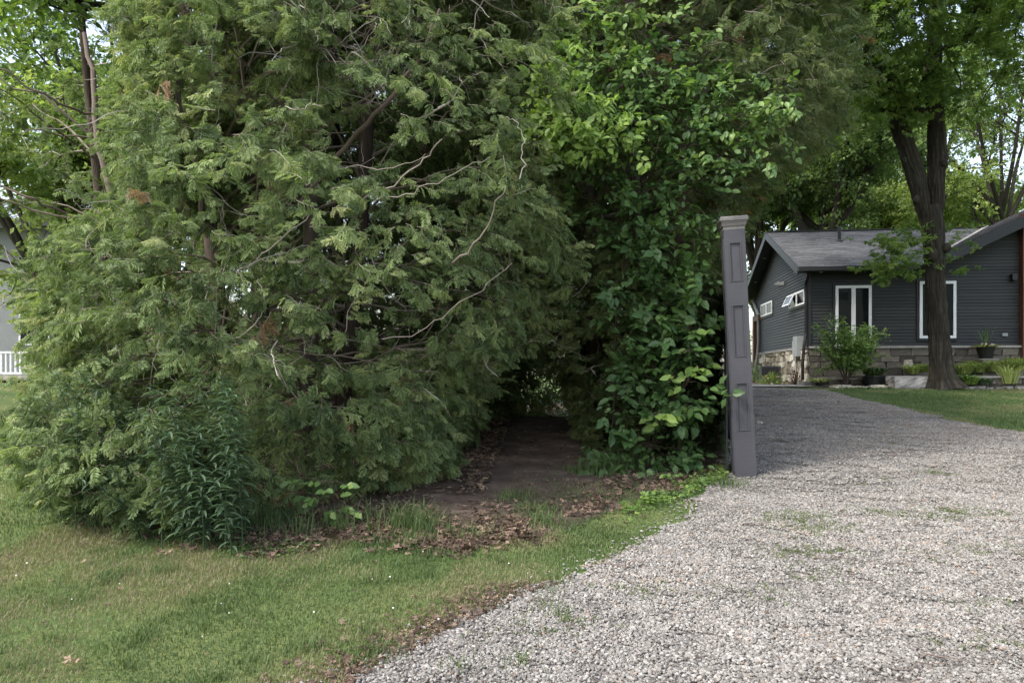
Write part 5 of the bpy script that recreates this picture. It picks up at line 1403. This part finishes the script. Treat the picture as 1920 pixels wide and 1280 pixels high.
# ground ivy by the foot of the post
g = Geo(); n = 1500; x = rng.uniform(.9, 2.15, n); y = np.interp(x, SF[:, 0], SF[:, 1]) + rng.normal(-.12, .13, n)
k = ~in_drive(x, y) & (vnoise(x, y, 3) > -.15); x, y = x[k], y[k]; n = len(x)
g.scatter(STAR, STARF, np.stack([x, y, gz(x, y) + rng.uniform(.02, .07, n)], -1), unit(rng.normal(0, 1, (n, 3)) * [1, 1, .2]), unit(rng.normal(0, .35, (n, 3)) + [0, 0, 1]), .032 * rng.uniform(.6, 1.3, n), rng.uniform(.4, 1, n))
n = 1700; x = rng.uniform(-4.2, -1.3, n); y = soil_f(x) + rng.normal(-.05, .12, n)
g.scatter(STAR, STARF, np.stack([x, y, gz(x, y) + rng.uniform(.015, .05, n)], -1), unit(rng.normal(0, 1, (n, 3)) * [1, 1, .2]), unit(rng.normal(0, .35, (n, 3)) + [0, 0, 1]), .022 * rng.uniform(.6, 1.3, n), rng.uniform(.1, .7, n))
tag(g.build("ground_ivy", M['ash']), kind='stuff')
# dark undergrowth low in the hedge on both sides of the path
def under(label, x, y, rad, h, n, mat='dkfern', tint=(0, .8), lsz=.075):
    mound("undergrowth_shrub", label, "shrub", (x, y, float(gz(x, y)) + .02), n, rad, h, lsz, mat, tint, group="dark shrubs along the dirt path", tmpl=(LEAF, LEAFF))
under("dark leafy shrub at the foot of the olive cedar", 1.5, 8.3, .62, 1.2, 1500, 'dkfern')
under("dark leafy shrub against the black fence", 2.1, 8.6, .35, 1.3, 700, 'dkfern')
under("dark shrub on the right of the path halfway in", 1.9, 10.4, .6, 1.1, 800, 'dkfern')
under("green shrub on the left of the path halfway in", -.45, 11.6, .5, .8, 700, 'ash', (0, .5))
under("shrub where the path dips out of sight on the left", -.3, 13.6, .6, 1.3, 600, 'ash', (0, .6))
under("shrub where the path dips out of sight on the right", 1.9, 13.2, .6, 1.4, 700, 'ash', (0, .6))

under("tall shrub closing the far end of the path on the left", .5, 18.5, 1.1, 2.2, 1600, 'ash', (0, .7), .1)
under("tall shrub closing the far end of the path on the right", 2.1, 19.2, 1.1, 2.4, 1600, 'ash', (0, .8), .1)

# goldenrod stems
def goldenrod(x, y, h, lean, label):
    z = float(gz(x, y)); r = thing("goldenrod", label, "goldenrod", (x, y, z), 0, "tall goldenrod stems at the foot of the huge cedar")
    t = np.linspace(0, 1, 8)
    P = np.stack([lean[0] * t ** 1.6, lean[1] * t ** 1.6, h * (t - .12 * t ** 3)], -1)
    g = Geo(); g.tubes(P, np.linspace(.005, .002, 8), 4, .3); g.build("stem", M['weed'], r)
    n = int(h * 62); tt = np.linspace(.12, 1, n); a = np.arange(n) * 2.4 + rng.uniform(0, 6)
    p = np.stack([np.interp(tt, t, P[:, c]) for c in range(3)], -1)
    d = unit(np.stack([np.cos(a), np.sin(a), .45 - .6 * rng.random(n)], -1))
    g = Geo(); g.scatter(LEAF * [1, .55, 1] + np.outer(LEAF[:, 0] ** 2, [0, 0, -.25]), LEAFF, p, d, np.tile([0, 0, 1.], (n, 1)), .12 * (1.05 - .55 * np.abs(tt - .45)) * rng.uniform(.8, 1.15, n), np.clip(rng.normal(.45, .2, n), 0, 1))
    g.build("leaves", M['weed'], r, kind='stuff')
GR = []
for i in range(50):
    u = rng.random(); px_ = 150 + 350 * u + rng.normal(0, 12); d = 6.0 - .65 * u + rng.uniform(-.15, .5)
    GR.append((px_, d))
for px_, d in GR:
    x = (px_ - CX) / FPX * d
    side = "left" if px_ < 230 else ("middle" if px_ < 350 else "right")
    goldenrod(x, float(soil_f(x)) + rng.uniform(-.30, .12), rng.uniform(.45, 1.35), (rng.normal(-.05, .22), rng.normal(-.15, .12)), "tall narrow leaved goldenrod stem in the %s third of the patch under the cedar" % side)

# ------------------------------------------------------------------ the grey post and the black fence
M['post'] = plain("post_paint", (.056, .055, .063), .6, .16, 3, .15, 40)
M['postcap'] = plain("cap_paint", (.135, .125, .12), .6, .18, 6, .2, 60)
M['postdark'] = plain("post_groove", (.05, .05, .06), .6, .1)
M['fence'] = plain("black_fence_paint", (.012, .012, .016), .5, .2, 4)
PD = 7.3
px0 = (1399.5 - CX) / FPX * PD; pz0 = float(gz(px0, PD))
post = thing("gate_post", "leaning grey panelled square post with a moulded cap at the driveway edge", "post", (px0, PD, pz0 - .03))
post.rotation_euler = (0, R_(-2.7), R_(-7))
w = .205
top = EYE + (HY - 428) / FPX * PD - pz0 + .03
g = Geo(); g.box((0, w / 2, top / 2), (w - .02, w - .02, top)); g.build("shaft", M['post'], post)
g = Geo()
PAN = [(.50, .975), (1.23, 1.745), (1.975, 2.365)]
pw = .118
yf = -.002
for s in (-1, 1): g.box((s * (w / 2 - (w - pw) / 4), .006, top / 2), ((w - pw) / 2, .014, top))
zz = 0
for (a_, b_) in PAN + [(top, top)]:
    if a_ - zz > .01: g.box((0, .006, (zz + a_) / 2), (pw, .014, a_ - zz))
    zz = b_
# side skins
for s in (-1, 1): g.box((s * (w / 2 - .004), w / 2, top / 2), (.008, w - .012, top))
g.build("facing", M['post'], post)
for (a_, b_) in PAN:
    g = Geo(); e = .011
    zc = (a_ + b_) / 2
    for s in (-1, 1):
        g.box((s * (pw / 2 - e / 2), .002, zc), (e, .018, b_ - a_)); g.box((0, .002, zc + s * ((b_ - a_) / 2 - e / 2)), (pw - 2 * e, .018, e))
    m_ = g.build("panel_moulding", M['post'], post)
    g = Geo()
    for s in (-1, 1):
        g.box((s * (pw / 2 - e - .003), .0085, zc), (.006, .004, b_ - a_ - 2 * e)); g.box((0, .0085, zc + s * ((b_ - a_) / 2 - e - .003)), (pw - 2 * e - .012, .004, .006))
    g.build("groove", M['postdark'], m_)
# cap: stacked mouldings flaring to a flat top
g = Geo(); P = [(top - .002, w * 1.02), (top + .03, w * 1.02), (top + .032, w * 1.10), (top + .055, w * 1.16), (top + .08, w * 1.26), (top + .084, w * 1.32), (top + .112, w * 1.32), (top + .125, w * 1.24)]
vv = []
for (z_, s_) in P:
    h_ = s_ / 2; vv += [(-h_, w / 2 - h_, z_), (h_, w / 2 - h_, z_), (h_, w / 2 + h_, z_), (-h_, w / 2 + h_, z_)]
F = [(4 * i + j, 4 * i + (j + 1) % 4, 4 * (i + 1) + (j + 1) % 4, 4 * (i + 1) + j) for i in range(len(P) - 1) for j in range(4)] + [(28, 29, 30, 31)]
g.add(vv, f4=F); g.build("cap", M['postcap'], post)
g = Geo(); g.box((-w / 2 - .006, .02, 1.25), (.01, .03, 2.3)); g.build("edge_trim", M['postdark'], post)

fence = thing("fence", "black board fence running back from the grey post beside the hedge", "fence", (0, 0, 0))
fy = 7.58
bm_ = Geo(); bm_.box((0, 0, .5), (1, 1, 1)); me = bm_.mesh("board"); me.materials.append(M['fence'])
ang = math.atan2(1, .285)
L_ = 0; tot = 9.9 * math.hypot(1, .285)
while L_ < tot:
    y = fy + L_ * math.sin(ang); x = float(fence_x(y)) + .03
    o = link("board", me, fence); o.location = (x, y, float(gz(x, y)) + .04); o.rotation_euler = (0, 0, ang); o.scale = (.138, .02, 1.95 + random.uniform(-.006, .006))
    L_ += .145
for zr in (.35, 1.0, 1.7):
    g = Geo(); ys_ = np.linspace(fy, fy + 9.8, 20); P = np.stack([fence_x(ys_) + .075, ys_, gz(fence_x(ys_) + .05, ys_) + zr], -1); g.tubes(P, np.full(20, .035), 4); g.build("rail", M['fence'], fence)
for yy in np.arange(fy + .1, fy + 9.8, 2.4):
    g = Geo(); x = float(fence_x(yy)) + .13; g.box((x, yy, float(gz(x, yy)) + 1.0), (.09, .09, 2.05)); g.build("fence_post", M['fence'], fence)
# pale flat stone showing at the post's right
stone_thing("flat_stone", "small white flat stone on the gravel just right of the grey post", "stone", (gpt(1421, 11.3)[0], 11.3, gpt(1421, 11.3)[2] + .005), (.12, .12, .03), .4, 77, mat='fstone', jag=.01)

# sticks on the gravel
g = Geo()
tag_done = 0
for (a, b, L) in [(1735, 1255, .35), (1770, 1240, .2), (1150, 1062, .15), (1420, 985, .2), (1560, 1050, .22), (1690, 1060, .18), (1010, 1130, .14)]:
    d = 2080 / (b - 608.); x = (a - CX) / FPX * d; an = rng.uniform(-.6, .6)
    t = np.linspace(-.5, .5, 6)[:, None]
    q = np.concatenate([x + t * L * math.cos(an), d + t * L * math.sin(an), np.full((6, 1), float(gz(x, d)) + .03)], 1) + rng.normal(0, .006, (6, 3))
    gg = Geo(); gg.tubes(q, np.linspace(.004, .002, 6), 4, .15)
    o = gg.build("stick", M['twig']); tag(o, "thin dry stick lying on the pale gravel drive", "stick", "thin sticks on the gravel")

# ------------------------------------------------------------------ neighbour's house and white deck railing on the left
M['metalroof'] = plain("metal_roof", (.50, .52, .55), .4, .1, 3, metal=.2)
M['nwall'] = plain("neighbour_wall", (.17, .18, .18), .7, .1, 3)
nd = 24.0
nh = thing("neighbour_house", "neighbour's house with a pale ribbed metal roof behind the left cedars", "house", ((-200 - CX) / FPX * nd, nd, float(gz(-20, nd))), R_(2))
nz0 = float(gz(-20, nd))
ez = pz(408, nd) - nz0; W_ = (235 + 200) / FPX * nd
g = Geo(); g.box((W_ / 2 - .2, 2.6, ez / 2 - .1), (W_ - .4, 4.2, ez - .2)); g.build("wall", M['nwall'], nh)
g = Geo(); sl = math.atan(.42); Mx = np.stack([(1, 0, 0), (0, math.cos(sl), math.sin(sl)), (0, -math.sin(sl), math.cos(sl))], 1)
g.box((W_ / 2, 1.3, ez + .545), (W_, 2.83, .06), M=Mx)
rf = g.build("roof", M['metalroof'], nh)
for i in range(int(W_ / .3)):
    g = Geo(); g.box((.15 + i * .3, 1.3 - .02, ez + .545 + .05), (.03, 2.83, .04), M=Mx); g.build("roof_rib", M['metalroof'], rf)
g = Geo(); g.box((W_ / 2, -.04, ez - .13), (W_, .12, .22)); g.build("gutter", M['trimdark'], nh)
g = Geo(); g.box((W_ / 2, 3.9, ez + .545), (W_, 2.83, .06), M=np.stack([(1, 0, 0), (0, math.cos(sl), -math.sin(sl)), (0, math.sin(sl), math.cos(sl))], 1)); g.build("roof", M['metalroof'], nh)
for (xx, ww) in ((2.0, 1.2), (4.2, 1.0)):
    g = Geo(); g.box((xx, .47, 1.7), (ww, .06, 1.1)); wv = g.build("window", M['white'], nh); g = Geo(); g.box((xx, .43, 1.7), (ww - .14, .03, .96)); g.build("pane", M['pane'], wv)
rd = 21.0
x0_ = (-180 - CX) / FPX * rd; x1_ = (215 - CX) / FPX * rd
zt_ = pz(660, rd); zb_ = pz(703, rd)
rl = thing("deck_railing", "white baluster deck railing glimpsed through the left branches", "railing", (x0_, rd, zb_), 0)
g = Geo(); g.box(((x1_ - x0_) / 2, 0, zt_ - zb_), (x1_ - x0_, .07, .05)); g.build("top_rail", M['white'], rl)
g = Geo(); g.box(((x1_ - x0_) / 2, 0, .06), (x1_ - x0_, .05, .05)); g.build("bottom_rail", M['white'], rl)
bm_ = Geo(); bm_.box((0, 0, 0), (.04, .04, zt_ - zb_ - .1)); me = bm_.mesh("baluster"); me.materials.append(M['white'])
for i in range(int((x1_ - x0_) / .135)):
    o = link("baluster", me, rl); o.location = (.06 + i * .135, 0, (zt_ - zb_) / 2 + .03)
dk = thing("deck", "grey raised deck under the white railing at the left edge", "deck", (x0_, rd, float(gz(x0_, rd))))
hD = zb_ - float(gz(x0_, rd)); g = Geo(); g.box(((x1_ - x0_) / 2, 1.4, hD - .06), (x1_ - x0_, 3.0, .12)); g.build("platform", M['cap'], dk)
for i in range(6):
    g = Geo(); g.box((.1 + i * (x1_ - x0_ - .2) / 5, 0, max(.05, hD - .12) / 2), (.12, .12, max(.05, hD - .12))); g.build("deck_leg", M['cap'], dk)

tri = sum(len(o.data.loop_triangles) if False else sum(1 for _ in ()) for o in ())
print("objects", len(bpy.data.objects), "faces", sum(len(o.data.polygons) for o in scene.objects if o.type == 'MESH'))
